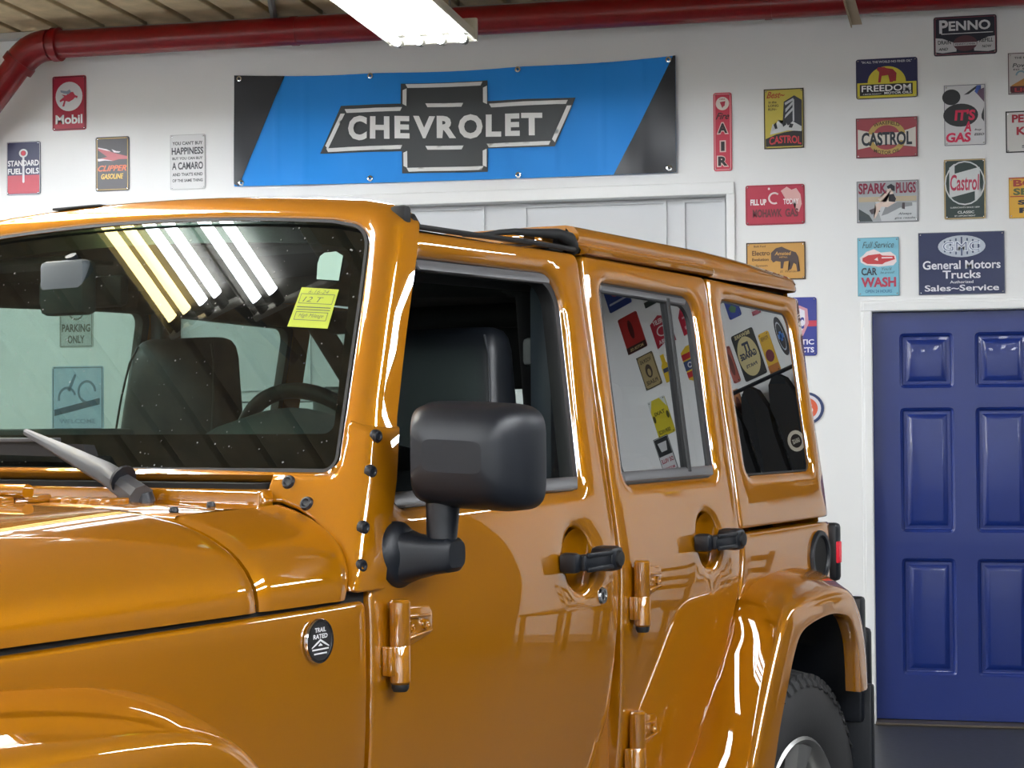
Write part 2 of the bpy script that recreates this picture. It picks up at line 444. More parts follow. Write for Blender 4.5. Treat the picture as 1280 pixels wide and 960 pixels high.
for (a, b) in (((DX0, 0), (DX0+.003, DZ)), ((DX1-.003, 0), (DX1, DZ)), ((DX0, DZ-.003), (DX1, DZ))):
    mb.box((a[0], WALL-.01, a[1]), (b[0], WALL+.13, b[1]))
S(mb.build('trim_3', WHITET, smooth=0))
mb = MB().box((DX0, WALL-.06, 0), (DX1, WALL+.12, .013), bev=.004)
S(mb.build('trim_4', mat('bronze_threshold', (92, 84, 74), rough=.4, metal=.5), smooth=0))
S(MB().box((XL, WALL-.012, 0), (GX0-.012, WALL, .09), bev=.003).box((GX1+.012, WALL-.012, 0), (DX0-cw, WALL, .09), bev=.003).box((DX1+cw, WALL-.012, 0), (XR, WALL, .09), bev=.003).build('baseboard_back', mat('grey_baseboard', (150, 150, 148), rough=.5), smooth=0))

# red overhead pipe
RED = mat('red_gloss_pipe_paint', (126, 2, 9), rough=.34, coat=.3, noise=(20, .12), bump=(14, .12, .004))
pipe = empty('pipe', (0, WALL-.2, 3.545)); tag(pipe, 'long red painted overhead pipe with an elbow at its left end', 'pipe')
mb = MB(); pts = [(4.9, 0, 0), (-4.42, 0, 0)]
mb.tube([pts[0], (0, 0, 0), pts[1]], .073, 28); mb.build('pipe_run', RED, pipe)
mb = MB(); arc = [(-4.42, 0, 0)]
for k in range(1, 9):
    a = radians(50*k/8); arc.append((-4.42-.22*sin(a), 0, -.22*(1-cos(a))))
mb.tube(arc, .084, 28); mb.build('elbow', RED, pipe)
e = Vector(arc[-1]); dd = Vector((-cos(radians(50)), 0, -sin(radians(50))))
MB().tube([e, e+dd*3.55], .073, 28).build('branch_pipe', RED, pipe)
for q, dq in ((Vector((-4.40, 0, 0)), Vector((1, 0, 0))), (e, dd)):
    MB().tube([q, q+dq*.04], .09, 28).build('coupling', RED, pipe)
for X in (-3.05, -.6, 1.9):
    MB().tube([(X, 0, 0), (X+.035, 0, 0)], .0765, 28).build('coupling', RED, pipe)
for X in (-2.2, 0.4, 3.0):
    MB().tube([(X, 0, .07), (X, 0, .115)], .006, 8).build('hanger', BEAM, pipe)
# tan steel hanger hanging below the pipe
a, b = Vector((-.235, 8.35, 3.66)), Vector((-.156, 8.61, 3.405))
hb = MB(); d = (b-a).normalized(); sx = Vector((1, 0, 0)); nrm = d.cross(sx).normalized()
hb.add([a+sx*.026, a-sx*.026, b-sx*.026, b+sx*.026, a+sx*.026+nrm*.006, a-sx*.026+nrm*.006, b-sx*.026+nrm*.006, b+sx*.026+nrm*.006],
       [(0, 1, 2, 3), (7, 6, 5, 4), (0, 4, 5, 1), (2, 6, 7, 3), (1, 5, 6, 2), (0, 3, 7, 4)])
hb.add([a-sx*.026, a-sx*.021, b-sx*.021, b-sx*.026, a-sx*.026+nrm*.03, a-sx*.021+nrm*.03, b-sx*.021+nrm*.03, b-sx*.026+nrm*.03],
       [(0, 1, 2, 3), (7, 6, 5, 4), (0, 4, 5, 1), (2, 6, 7, 3), (1, 5, 6, 2), (0, 3, 7, 4)])
tag(hb.build('ceiling_bracket', mat('tan_steel', (176, 160, 138), rough=.5, metal=.2), smooth=0), 'tan steel angle hanging from the ceiling in front of the red pipe', 'bracket')

# fluorescent fixtures
TW = mat('fluorescent_tube_cool', (246, 250, 255), emit=TUBE); TY = mat('fluorescent_tube_warm', (255, 228, 150), emit=TUBE*.6)
FIXM = mat('white_enamel_fixture', (226, 222, 206), rough=.5)
REFL = mat('darkened_fixture_reflector', (98, 95, 86), rough=.6)  # white enamel darkened so its glare leaves the tubes distinct
def fixture(x, y0, y1, z, label, warm=False, tubes=(-.15, -.05, .05, .15)):
    L = y1-y0; t = empty('ceiling_light', (x, (y0+y1)/2, z)); tag(t, label, 'ceiling light', 'fluorescent fixtures on the ceiling')
    mb = MB()
    prof = [(-.2, 0), (-.2, .012), (-.19, .05), (-.09, .085), (.09, .085), (.19, .05), (.2, .012), (.2, 0), (.196, 0), (.19, .02), (.185, .045), (.09, .078), (-.09, .078), (-.185, .045), (-.19, .02), (-.196, 0)]
    n = len(prof); mb.add([(p[0], -L/2, p[1]) for p in prof]+[(p[0], L/2, p[1]) for p in prof],
                          [(i, (i+1) % n, (i+1) % n+n, i+n) for i in range(n)])
    mb.build('housing', FIXM, t, smooth=0)
    MB().grid([[(u_, y_, v_) for u_, v_ in ((-.195, .0), (-.188, .02), (-.165, .024), (-.10, .030), (0, .026), (.10, .030), (.165, .024), (.188, .02), (.195, .0))] for y_ in (-L/2, L/2)]).build('reflector', REFL, t, smooth=0, fix=False)
    for s in (-1, 1):
        MB().box((-.205, s*L/2-.012, -.006), (.205, s*L/2+.012, .10), bev=.005).build('end_cap', FIXM, t, smooth=0)
    for i, q in enumerate(tubes):
        MB().tube([(q, -L/2+.06, -.002), (q, L/2-.06, -.002)], .0185, 10).build('tube', TY if (warm and i < 2) else TW, t)
        for s in (-1, 1): MB().tube([(q, s*(L/2-.06), -.002), (q, s*(L/2-.012), -.002)], .019, 10).build('lamp_holder', REFL, t)
    for s in (-.4, .4): MB().tube([(0, s*L, .08), (0, s*L, ZC-z)], .005, 6).build('hanger', BEAM, t)
    return t
LAB = ['white four tube fluorescent fixture hanging near the red pipe above the blue banner', 'fluorescent fixture with two warm tubes mirrored in the windshield', 'fluorescent fixture with two cool tubes beside the warm one', 'added fluorescent fixture behind the camera near its left',
       'added fluorescent fixture near the right wall by the chairs', 'added fluorescent fixture near the right wall behind the camera', 'added fluorescent fixture over the aisle at the driver side of the car', 'added fluorescent fixture right of the aisle beside the car', 'added fluorescent fixture straight behind the camera', 'added fluorescent fixture behind the camera, second from the left wall', 'added fluorescent fixture behind the camera in the right rear corner', 'added fluorescent fixture in the far left corner of the ceiling', 'added fluorescent fixture near the left wall, in front', 'added fluorescent fixture near the left end of the red pipe', 'added fluorescent fixture behind the camera on the left', 'added fluorescent fixture behind the camera on the right']
for i, fx in enumerate(FIXTURES):
    if i == 1: fixture(*fx, LAB[i], warm=True, tubes=(-.135, -.05, .045, .125))
    elif i == 2: fixture(*fx, LAB[i], tubes=(-.14, -.055))
    else: fixture(*fx, LAB[i])
# ------------------------------------------------------------------ signs on the back wall
def sign(name, label, box, base, layers, border=None, px=True, round_=0.012, rim=None, shape=None, cat='sign', group=None):
    """box: picture corners (or X0, Z0, X1, Z1 on the wall if px is False); layers: (part name, colour, [shapes]) in 0..1 sign units"""
    if px:
        a = wallpt(box[0], (box[1]+box[3])/2); b = wallpt(box[2], (box[1]+box[3])/2)
        t = wallpt((box[0]+box[2])/2, box[1]); u = wallpt((box[0]+box[2])/2, box[3])
        X0, X1, Z1, Z0 = a[0], b[0], t[1], u[1]
    else: X0, Z0, X1, Z1 = box
    w_, h_ = X1-X0, Z1-Z0
    t = empty(name, ((X0+X1)/2, WALL-.001, (Z0+Z1)/2)); tag(t, label, cat, group)
    mp = lambda u, v, d: Vector(((u-.5)*w_, -.005-d, (v-.5)*h_))
    if shape: P = [Vector(((u-.5)*w_, (v-.5)*h_)) for u, v in shape]
    else: P = rpoly([(-w_/2, -h_/2, round_), (w_/2, -h_/2, round_), (w_/2, h_/2, round_), (-w_/2, h_/2, round_)], 4)
    mb = MB(); mb.prism(P, lambda u, v, d: Vector((u, -d, v)), 0, .0035)
    Q = offset(P if area(P) > 0 else P[::-1], .0012)
    mb.prism(Q, lambda u, v, d: Vector((u, -d, v)), .0035, .0046)
    mb.build('metal_sheet', ink(base), t, smooth=0)
    n = 0
    if rim:                                   # printed frame line: (colour, inset, width)
        c, i0, wd = rim; i0 *= 1; A = rect(i0/w_, i0/h_, 1-i0/w_, 1-i0/h_); B = rect((i0+wd)/w_, (i0+wd)/h_, 1-(i0+wd)/w_, 1-(i0+wd)/h_)
        flat('border', [[A[k], A[(k+1) % 4], B[(k+1) % 4], B[k]] for k in range(4)], c, mp, .0002, t)
    for nm, c, shapes in layers:
        n += 1; flat(nm, shapes, c, mp, .0002+.0003*n, t)
    if not shape:
        nh = None
        for sx in (-1, 1):
            for sz in (-1, 1):
                if nh is None: nh = MB().lathe([(0, -.0078), (.0022, -.0076), (.0036, -.0062), (.0038, -.004)], (0, 0, 0), (0, 1, 0), 8).build('nail_head', CHROME, t); q = nh
                else: q = nh.copy(); COL.objects.link(q); q.parent = t
                q.location = (sx*(w_/2-.011), 0, sz*(h_/2-.011))
    return t
L = 'lettering'; E_ = 'emblem'
sign('flying_horse_sign', 'red metal sign with a winged horse in a white disc, highest on the left', (66, 95, 108, 163), 'a81c38', [
    ('disc', 'd8d8da', [ell(.5, .62, .40, .27)]),
    (E_, 'b42a44', [[(.28, .66), (.42, .64), (.50, .70), (.62, .70), (.68, .64), (.76, .62), (.74, .58), (.68, .60), (.62, .56), (.50, .52), (.40, .54), (.36, .44), (.30, .44), (.36, .56), (.24, .52), (.22, .55), (.36, .62)]]),
    ('wing', '8c98ac', [[(.24, .74), (.44, .72), (.52, .75), (.56, .70), (.48, .66), (.36, .68), (.30, .65), (.38, .70), (.26, .70)]]),
    (L, 'ececec', [T('Mobil', .5, .20, .80, .17, .03)])], rim=('5c1424', .004, .005))
sign('fuel_oils_sign', 'navy and red metal sign with a torch, leftmost on the wall', (9, 177, 51, 244), '262a52', [
    ('red_field', 'b8243c', [rect(.03, .03, .97, .37)]),
    ('torch', 'd8d8dc', [[(.5, .22), (.535, .24), (.53, .72), (.47, .72), (.47, .24)], Bd(.5, .78, .08, .13, 0, 2*pi, 1, .62)]), ('flame', 'c02c40', [ell(.5, .78, .07, .05, 12)]),
    (L, 'e6e6ea', [T('STANDARD', .5, .595, .92, .11, .03), T('FUEL  OILS', .5, .445, .92, .11, .03)])], rim=('b8b8bc', .001, .004))
sign('gasoline_sign', 'black metal sign with an aeroplane over orange and yellow gasoline lettering', (120, 171, 162, 239), '2a2326', [
    ('aeroplane', 'b0484c', [[(.08, .80), (.30, .77), (.55, .70), (.95, .63), (.95, .58), (.70, .58), (.50, .55), (.30, .58), (.10, .55), (.12, .60), (.35, .63), (.08, .76)]]),
    ('wing_highlight', 'd8ccd0', [[(.08, .81), (.34, .77), (.46, .73), (.34, .745), (.08, .79)], [(.06, .60), (.20, .60), (.52, .555), (.28, .565), (.08, .555)], [(.48, .77), (.62, .73), (.75, .72), (.70, .70), (.55, .71)]]),
    ('upper_lettering', 'd8642c', [T('CLIPPER', .5, .42, .86, .11, .03, .35)]),
    (L, 'e4b83c', [T('GASOLINE', .5, .27, .66, .10, .03, .2)])], rim=('b89440', .007, .004))
sign('slogan_sign', 'white metal sign with black block text left of the blue banner', (213, 168, 257, 237), 'd4d4d4', [
    (L, '34343a', [T("YOU CAN'T BUY", .5, .84, .86, .065, .03), T('HAPPINESS', .5, .70, .90, .13, .03), T('BUT YOU CAN BUY', .5, .565, .86, .05, .03), T('A CAMARO', .5, .43, .88, .135, .03), T("AND THAT'S KIND", .5, .275, .86, .06, .03), T('OF THE SAME THING', .5, .165, .86, .055, .03)])], rim=('a8a8a8', .002, .002))
sign('air_sign', 'narrow tall red sign with black letters AIR right of the blue banner', (892, 116, 915, 214), 'c43048', [
    ('disc', 'dccfc6', [ell(.5, .86, .36, .085)]), (E_, 'a8283c', [[(.36, .88), (.66, .89), (.62, .83), (.54, .82), (.50, .80), (.44, .83)], T('FIRE', .5, .915, .3, .015, .02)]),
    ('script_lettering', '3a1c22', [T('Fire', .5, .70, .74, .085, .02, .45)]),
    ('letter_outline', 'd8b8b4', [T('A', .5, .545, .66, .155, .09), T('I', .5, .315, .34, .15, .09), T('R', .5, .125, .66, .145, .09)]),
    (L, '22181c', [T('A', .5, .545, .52, .125, .05), T('I', .5, .315, .20, .12, .05), T('R', .5, .125, .52, .12, .05)])], rim=('e4a8ac', .006, .003))
sign('tyre_poster_sign', 'yellow sign with a dark angular tower and red lettering beside the AIR sign', (955, 111, 1005, 186), 'c2b24a', [
    ('base_field', '2c2a2a', [[(.04, .04), (.96, .04), (.96, .30), (.7, .29), (.5, .27), (.3, .24), (.04, .17)]]),
    ('tower', '32343c', [[(.50, .78), (.76, .88), (.95, .80), (.95, .30), (.46, .32)]]), ('tower_side', 'b8bcc0', [[(.52, .76), (.74, .84), (.74, .80), (.54, .72)], [(.54, .66), (.72, .78), (.72, .73), (.54, .60)], [(.54, .56), (.72, .68), (.72, .63), (.52, .50)], [(.72, .80), (.76, .82), (.76, .45), (.72, .45)]]),
    ('people', 'c9cccc', [[(.15, .24), (.22, .42), (.30, .38), (.36, .48), (.44, .40), (.52, .46), (.60, .38), (.72, .45), (.94, .36), (.94, .28), (.6, .30)]]), ('people_dark', '2c3034', [[(.24, .40), (.30, .44), (.34, .34), (.28, .33)], [(.46, .44), (.54, .48), (.56, .40), (.48, .36)], [(.64, .42), (.74, .40), (.70, .34), (.62, .35)]]),
    ('script_lettering', 'b0542c', [T('Best~', .30, .90, .46, .11, .02, .4)]), ('small_lettering', '4c4424', [T('in the', .22, .78, .2, .04), T('LONG', .24, .72, .26, .04), T('RUN~', .22, .66, .22, .04)]),
    (L, 'c83c44', [T('CASTROL', .53, .125, .80, .13, .03, 0, .03)])], rim=('34302c', 0, .006))
sign('oil_change_sign', 'black and white metal sign with a dark oval, highest, just under the red pipe', (1167, 20, 1246, 69), '1f2130', [
    ('white_wing', 'c6c6c8', [[(.03, .46), (.14, .44), (.36, .30), (.36, .10), (.14, .07), (.03, .10)], [(.97, .46), (.86, .44), (.64, .30), (.64, .10), (.86, .07), (.97, .10)]]),
    ('oval', '57323c', [ell(.5, .30, .19, .20)]), ('oval_band', 'c6c6c8', [rect(.32, .24, .68, .32)]), ('oval_lettering', '30303c', [T('PENNSYLVANIA', .5, .28, .32, .045)]),
    ('small_lettering', '24242c', [T('DRAIN', .17, .34, .21, .10, .02, -.1), T('AND', .15, .17, .15, .07, .02, .2), T('REFILL', .83, .36, .22, .10, .02, .1), T('NOW', .84, .20, .15, .07, .02, .2)]),
    (L, 'dadadc', [T('P', .16, .74, .14, .34, .03), T('ENNO', .57, .75, .66, .25, .03), rect(.12, .545, .94, .565)])], rim=('8c4854', .006, .003))
sign('bear_sign', 'navy and yellow motor oils sign with a red bear before a yellow sun', (1070, 73, 1147, 123), '222450', [
    ('yellow_field', 'd2c43c', [rect(.02, .02, .98, .40), ell(.50, .40, .31, .40, 24, 0, pi)]),
    ('black_field', '20202a', [rect(.06, .08, .92, .36)]),
    (E_, 'a02c34', [[(.36, .40), (.40, .40), (.42, .56), (.54, .58), (.55, .40), (.60, .40), (.61, .56), (.60, .42), (.65, .42), (.66, .62), (.60, .72), (.50, .75), (.46, .78), (.36, .78), (.34, .72), (.38, .66)]]),
    (L, 'e8e8e8', [T('FREEDOM', .49, .255, .80, .16, .015), T('MOTOR OILS', .68, .13, .44, .06, .02), T('A BETTER PRODUCT', .26, .115, .30, .025)]), ('small_lettering', 'c8c8d0', [T('"IN ALL THE WORLD NO FINER OIL"', .5, .915, .82, .06)])])
sign('motor_oil_sign', 'red and cream motor oil sign with big dark capitals between curved gold bands', (1070, 147, 1147, 197), 'a04850', [
    ('cream_band', 'd4cfc6', [[(.03, .72), (.3, .62), (.5, .60), (.7, .62), (.97, .74), (.97, .24), (.7, .32), (.5, .33), (.3, .30), (.03, .22)]]),
    ('gold_arc', 'b89c58', [Bd(.5, .52, .22, .31, .2, pi-.2, 1, 1.3), Bd(.5, .48, .22, .31, pi+.2, 2*pi-.2, 1, 1.3)]),
    ('arc_lettering', '4c3828', [T('WAKEFIELD', .5, .80, .42, .09, .02, 0, .07), T('MOTOR OIL', .5, .19, .42, .09, .02, 0, -.07)]),
    (L, '2c333c', [T('CASTROL', .5, .47, .82, .34, .035)])], rim=('502830', .0, .004))
sign('its_a_gas_sign', "white sign with black ovals and pink lettering reading IT'S A GAS", (1180, 106, 1232, 182), 'd0d0d2', [
    ('black_shapes', '2e3034', [ell(.18, .80, .22, .13), ell(.40, .50, .42, .19), [(.48, .83), (.80, .98), (.88, .98), (.60, .84)], [(.96, .62), (.9, .5), (.9, .44), (.96, .38)]]),
    ('blue_stripe', '3c58a8', [[(.80, .98), (.90, .98), (.84, .90), (.92, .80), (.88, .78), (.74, .88)]]), ('purple_stripe', '6a5468', [[(.97, .94), (.84, .90), (.80, .84), (.97, .70)]]),
    (L, 'd42c54', [T("IT'S", .50, .50, .50, .18, .04, .1), T('A', .56, .31, .18, .17, .04, .2), T('GAS', .34, .135, .60, .16, .04, .1)]),
    ('small_lettering', '3a3a40', [T('buy', .82, .25, .18, .04, .02, .3), T('ESSO', .84, .175, .24, .04, .02, .3)])], rim=('707078', .001, .003))
sign('spark_plugs_sign', 'grey picture sign headed SPARK PLUGS with a dark-haired woman seated on a spark plug', (1071, 226, 1148, 278), 'a4a8ac', [
    ('sky_band', 'b8a88c', [rect(.03, .50, .97, .62)]), ('field', 'c8ccce', [[(.30, .50), (.97, .46), (.97, .03), (.4, .03)]]), ('dark_corner', '424a4c', [[(.03, .34), (.2, .18), (.26, .03), (.03, .03)]]),
    ('plug', '8c9094', [[(.40, .16), (.46, .36), (.66, .48), (.90, .46), (.90, .38), (.70, .34), (.5, .20)]]), ('plug_dark', '4c4448', [[(.20, .30), (.34, .38), (.38, .26), (.24, .20)], [(.74, .46), (.78, .46), (.78, .30), (.73, .32)]]),
    ('figure', 'dcc8bc', [[(.50, .80), (.57, .80), (.60, .68), (.64, .58), (.62, .46), (.50, .36), (.40, .38), (.34, .22), (.30, .10), (.27, .10), (.32, .30), (.30, .44), (.40, .50), (.48, .48), (.50, .62), (.38, .52), (.34, .56), (.48, .70)]]),
    ('hair_and_dress', '20202a', [[(.49, .86), (.56, .92), (.62, .86), (.62, .74), (.57, .76), (.55, .82), (.51, .80)], [(.52, .66), (.60, .68), (.64, .56), (.62, .48), (.52, .50), (.55, .58)]]),
    (L, '882440', [T('SPARK', .26, .82, .46, .26, .03), T('PLUGS', .80, .82, .32, .26, .03)]), ('small_lettering', '3c4650', [T('Always', .78, .19, .22, .07, .01, .3), T('give results', .78, .09, .34, .06, .01, .3), T('20c', .10, .12, .14, .08)])], rim=('5c5c60', .0, .003))
sign('green_oil_sign', 'dark green sign with a white circle and red script lettering', (1180, 199, 1232, 274), '2a3b38', [
    ('ring', 'ccd0d0', [Bd(.5, .60, .455, .485, 0, 2*pi, 1, .76)]),
    ('white_bar', 'ccd0d0', [[(.13, .86), (.26, .93), (.26, .76), (.86, .86), (.86, .53), (.90, .50), (.90, .40), (.74, .29), (.74, .46), (.13, .36)]]),
    ('script_lettering', 'b83050', [T('Castrol', .50, .61, .70, .27, .02, .1), ]), ('small_lettering', 'c8ccc8', [T('CLASSIC', .52, .115, .40, .045, .03), T('BY APPOINTMENT', .5, .055, .5, .025), T('LUBRICANTS SINCE 1899', .5, .195, .70, .025)])], rim=('b49c6c', .001, .006))
sign('fill_up_sign', 'worn red FILL UP gas sign with a white swirl, right of the garage door', (932, 231, 1006, 281), 'b42c44', [
    ('worn_patch', 'd8a8a4', [[(.60, .84), (.70, .94), (.78, .86), (.86, .90), (.93, .74), (.95, .50), (.90, .30), (.84, .36), (.86, .56), (.78, .62), (.70, .56), (.66, .70)]]),
    (E_, 'e0c8c8', [Bd(.49, .66, .075, .105, .8, 5.2, 1, 1.45), ell(.40, .90, .02, .03, 8)]), (L, 'ece0e0', [T('FILL UP', .22, .57, .27, .15, .04), T('TODAY', .77, .57, .26, .14, .03)]),
    ('lower_lettering', '6c3038', [T('MOHAWK', .37, .29, .50, .21, .04), T('GAS', .78, .29, .22, .21, .04)])], rim=('8c2034', .003, .004))
sign('bison_sign', 'orange sign with a dark bison and thin dark lettering, half above the car roof', (933, 303, 1007, 350), 'c69448', [
    (E_, '4a3a38', [[(.42, .72), (.50, .84), (.60, .88), (.70, .80), (.84, .72), (.88, .60), (.88, .34), (.91, .22), (.86, .20), (.84, .40), (.80, .44), (.76, .28), (.70, .24), (.74, .40), (.72, .50), (.64, .48), (.62, .30), (.58, .30), (.58, .48), (.50, .50), (.46, .46), (.42, .54)]]),
    ('bison_lettering', 'c69448', [T('Amsted', .62, .70, .28, .10, .02, .2), T('INSTALL', .63, .60, .14, .04)]), (L, '5a4024', [T('Electro', .25, .72, .30, .13, .02), T('Built Ford', .23, .90, .20, .05), T('Evolution', .24, .55, .28, .08), T('System', .26, .38, .2, .07), T('Buffalo, NY', .26, .22, .28, .07), T('El. Wonder', .72, .22, .3, .06, 0, .3)])], rim=('3c3028', 0, .006))
sign('car_wash_sign', 'sky blue CAR WASH sign with a red convertible car left of the door', (1072, 297, 1124, 370), '7cbcd0', [
    ('car_outline', 'ecdcdc', [[(.06, .66), (.14, .70), (.22, .76), (.40, .80), (.56, .74), (.80, .75), (.92, .68), (.94, .58), (.86, .52), (.5, .50), (.20, .53), (.08, .58)]]),
    ('car_picture', 'c43c40', [[(.12, .65), (.26, .70), (.54, .72), (.60, .69), (.88, .68), (.90, .62), (.66, .57), (.60, .54), (.24, .55), (.12, .60)]]), ('car_detail', 'ecdcdc', [rect(.58, .64, .84, .66), [(.40, .62), (.48, .66), (.50, .60)]]),
    ('script_lettering', '4c5c64', [T('Full Service', .50, .875, .76, .11, .0, .35), T("You'll", .70, .46, .24, .05, .0, .3), T('be proud!', .72, .395, .34, .05, 0, .3)]),
    ('car_lettering', '343c48', [T('CAR', .28, .42, .38, .13, .03)]), (L, 'b43c54', [T('WASH', .5, .235, .84, .17, .04)]), ('small_lettering', '4878a0', [T('OPEN 24 HOURS', .5, .08, .64, .055)])], rim=('508c9c', .0, .003))
sign('truck_service_sign', 'large navy trucks sales and service sign directly above the blue door', (1148, 290, 1256, 368), '1f2a52', [
    ('oval', 'b4bcc8', [ell(.505, .77, .275, .175)]), ('stripes', '3c4868', [rect(.30+.065*i, .62+.02*abs(3-i), .318+.065*i, .92-.02*abs(3-i)) for i in range(7)]),
    ('oval_lettering', 'dce2ea', [T('GMC', .50, .77, .44, .17, .05)]), ('oval_lettering_core', '46567c', [T('GMC', .50, .77, .42, .14, -.02)]),
    (L, 'dcdce4', [T('General Motors', .5, .475, .90, .14, .018), T('Trucks', .5, .32, .44, .13, .018), T('Authorized', .5, .20, .27, .045, .01), T('Sales~Service', .5, .105, .86, .10, .018)])], round_=.004, rim=('6c7078', 0, .003))
sign('right_edge_top_sign', 'pale sign cut by the right picture edge, topmost there, with an orange picture', (1260, 65, 1340, 117), 'c0bcba', [
    ('picture', 'b88040', [[(.05, .22), (.3, .42), (.5, .34), (.7, .3), (.7, .15), (.05, .1)]]), ('wave', '7898a8', [Bd(.20, .44, .06, .085, .2, 3.0, 1, 1.6)]), ('dark_base', '582830', [rect(.03, .03, .97, .20)]),
    (L, '383840', [T('Power', .24, .70, .34, .10, .01, .2), T('to Spare', .28, .60, .4, .07, .01, .2), T('THE BEST GASOLINE', .4, .88, .6, .05)]), ('base_lettering', 'b03840', [T('LION', .3, .11, .4, .1, .03)])], rim=('503840', 0, .004))
sign('red_capitals_sign', 'white sign with red capitals cut by the right picture edge below the orange picture', (1257, 138, 1337, 190), 'cccac6', [
    (L, 'a82c3c', [T('PENZOIL', .48, .82, .76, .2, .04), T('KING', .42, .52, .5, .2, .04)]), ('small_lettering', '50505a', [T('Safe Oil', .5, .14, .5, .07)])], rim=('202024', 0, .006))
sign('yellow_spark_plug_sign', 'yellow sign with a red upper line and dark lettering cut by the right picture edge', (1261, 221, 1341, 272), 'dca834', [
    ('rule', 'a83c30', [rect(.02, .52, .98, .545), rect(0, .97, 1, 1)]), ('upper_lettering', 'a83c2c', [T('BOSCH', .5, .86, .86, .17, .04)]), ('middle_lettering', '5a6438', [T('SERVICE', .5, .65, .86, .17, .04)]), (L, '2c2c34', [T('Spark', .44, .37, .6, .15, .05), T('Plugs', .46, .17, .6, .17, .05)])], rim=('a08030', 0, .003))
sign('blue_shield_sign', 'blue sign with a red band and shield half hidden behind the rear of the car', (950, 372, 1021, 445), '2f3a90', [
    ('red_band', 'c23a50', [rect(.0, .50, 1, .60)]), ('shield_edge', 'c890a0', [[(.50, .82), (.70, .86), (.84, .80), (.86, .55), (.76, .34), (.50, .20), (.24, .34), (.14, .55), (.16, .80), (.3, .86)]]),
    ('shield', 'd8d8e4', [[(.50, .77), (.70, .81), (.79, .77), (.80, .56), (.72, .38), (.50, .26), (.28, .38), (.20, .56), (.21, .77), (.3, .81)]]), ('shield_lettering', '2f3a90', [T('ATLANTIC', .5, .56, .56, .2, .04)]), (L, 'dcdcec', [T('ATLANTIC', .6, .235, .7, .09, .03), T('PRODUCTS', .6, .10, .7, .09, .03)])])
sign('round_sign', 'round blue, white and orange sign just showing behind the rear of the car', (985, 490, 1030, 531), '2c3a64', [
    ('white_ring', 'd4d4dc', [ell(.5, .5, .42, .42)]), ('orange_disc', 'd05c3c', [ell(.5, .5, .33, .33)]), (L, 'e4e4e4', [T('76', .5, .5, .4, .3, .04)])], shape=ell(.5, .5, .5, .5, 36))
sign('parking_only_sign', 'grey PARKING ONLY sign on the far wall, seen through the windshield', (-4.465, 1.92, -4.265, 2.19), 'b4b8b4', [
    ('ring', '585c5c', [Bd(.5, .75, .2, .24, 0, 2*pi, 1, .8)]), (L, '3c4040', [T('PARKING', .5, .40, .84, .16, .03), T('ONLY', .5, .17, .5, .16, .03)])], px=False, rim=('585c5c', .006, .004))
sign('pale_blue_sign', 'pale blue picture sign below the parking sign, seen through the windshield', (-4.51, 1.47, -4.205, 1.82), 'a8bccc', [
    ('picture', '647c90', [Bd(.30, .50, .14, .18, .3, 3.4, 1, 1), Bd(.68, .60, .14, .18, .0, 4.6, 1, 1), [(.30, .62), (.44, .88), (.48, .86), (.36, .60)]]), ('dark_band', '4c5c6c', [[(.05, .22), (.93, .40), (.93, .50), (.05, .32)]]), (L, '7e94a4', [T('WELCOME', .5, .14, .7, .07)])], px=False, rim=('586c7c', .006, .005))

# signs and shirts further right on the same wall: the photograph shows them mirrored in the side glass
G = 'signs mirrored in the side glass'
def wsign(name, label, x0, z0, x1, z1, base, layers, **k): return sign(name, label, (x0, z0, x1, z1), base, layers, px=False, **k)
wsign('blue_oval_sign', 'blue sign with a red oval, highest one mirrored in the rear door glass', 3.80, 3.18, 4.00, 3.38, '34488c', [('oval', 'c05060', [ell(.5, .55, .22, .16)]), ('stripe', 'c8d0e0', [rect(.1, .2, .9, .26)])])
wsign('dark_red_sign', 'dark red sign with a slim bottle picture mirrored in the rear door glass', 3.79, 2.89, 3.96, 3.12, '9c2824', [('picture', '481818', [ell(.5, .6, .12, .26)]), ('base', '301814', [rect(0, 0, 1, .18)]), (L, 'c8b080', [T('MOTOR OIL', .5, .09, .7, .08)])])
wsign('white_red_sign', 'white sign with red lettering mirrored at the top of the rear door glass', 3.52, 3.10, 3.71, 3.32, 'd2d2cc', [(L, 'b02838', [T('SERVICE', .5, .72, .8, .2, .03), T('GAS', .5, .35, .5, .2, .03)]), ('base', '38423c', [rect(0, 0, 1, .16)])])
wsign('red_arrow_sign', 'red arrow shaped sign with white lettering mirrored in the rear door glass', 3.56, 2.84, 3.72, 3.03, 'a82434', [(L, 'e0d8d4', [T('SHELBY', .5, .80, .7, .16, .03), T('COBRA', .5, .16, .66, .14, .03), Bd(.5, .48, .22, .28, 0, 2*pi, 1, .6)])], shape=[(0, 0), (.5, .12), (1, 0), (1, .82), (.5, 1), (0, .82)])
wsign('red_car_sign', 'long red car shaped sign mirrored beside the glass divider', 3.22, 2.84, 3.49, 3.03, 'b02038', [('stripe', 'd8a0a8', [rect(.1, .16, .9, .26), rect(.1, .5, .9, .56)])], shape=[(0, .1), (1, 0), (1, .6), (.8, 1), (.3, 1), (0, .6)])
wsign('tan_sign', 'tan sign with a dark medallion mirrored in the rear door glass', 3.77, 2.64, 3.91, 2.85, 'a8966c', [('medallion', '40342c', [ell(.5, .5, .2, .2)]), ('medallion_core', 'a8966c', [ell(.5, .46, .1, .11)]), (L, '3c3428', [T('VODKAS', .5, .82, .7, .12, .02), T('PLEASE', .5, .18, .7, .12, .02)])], rim=('40382c', 0, .006))
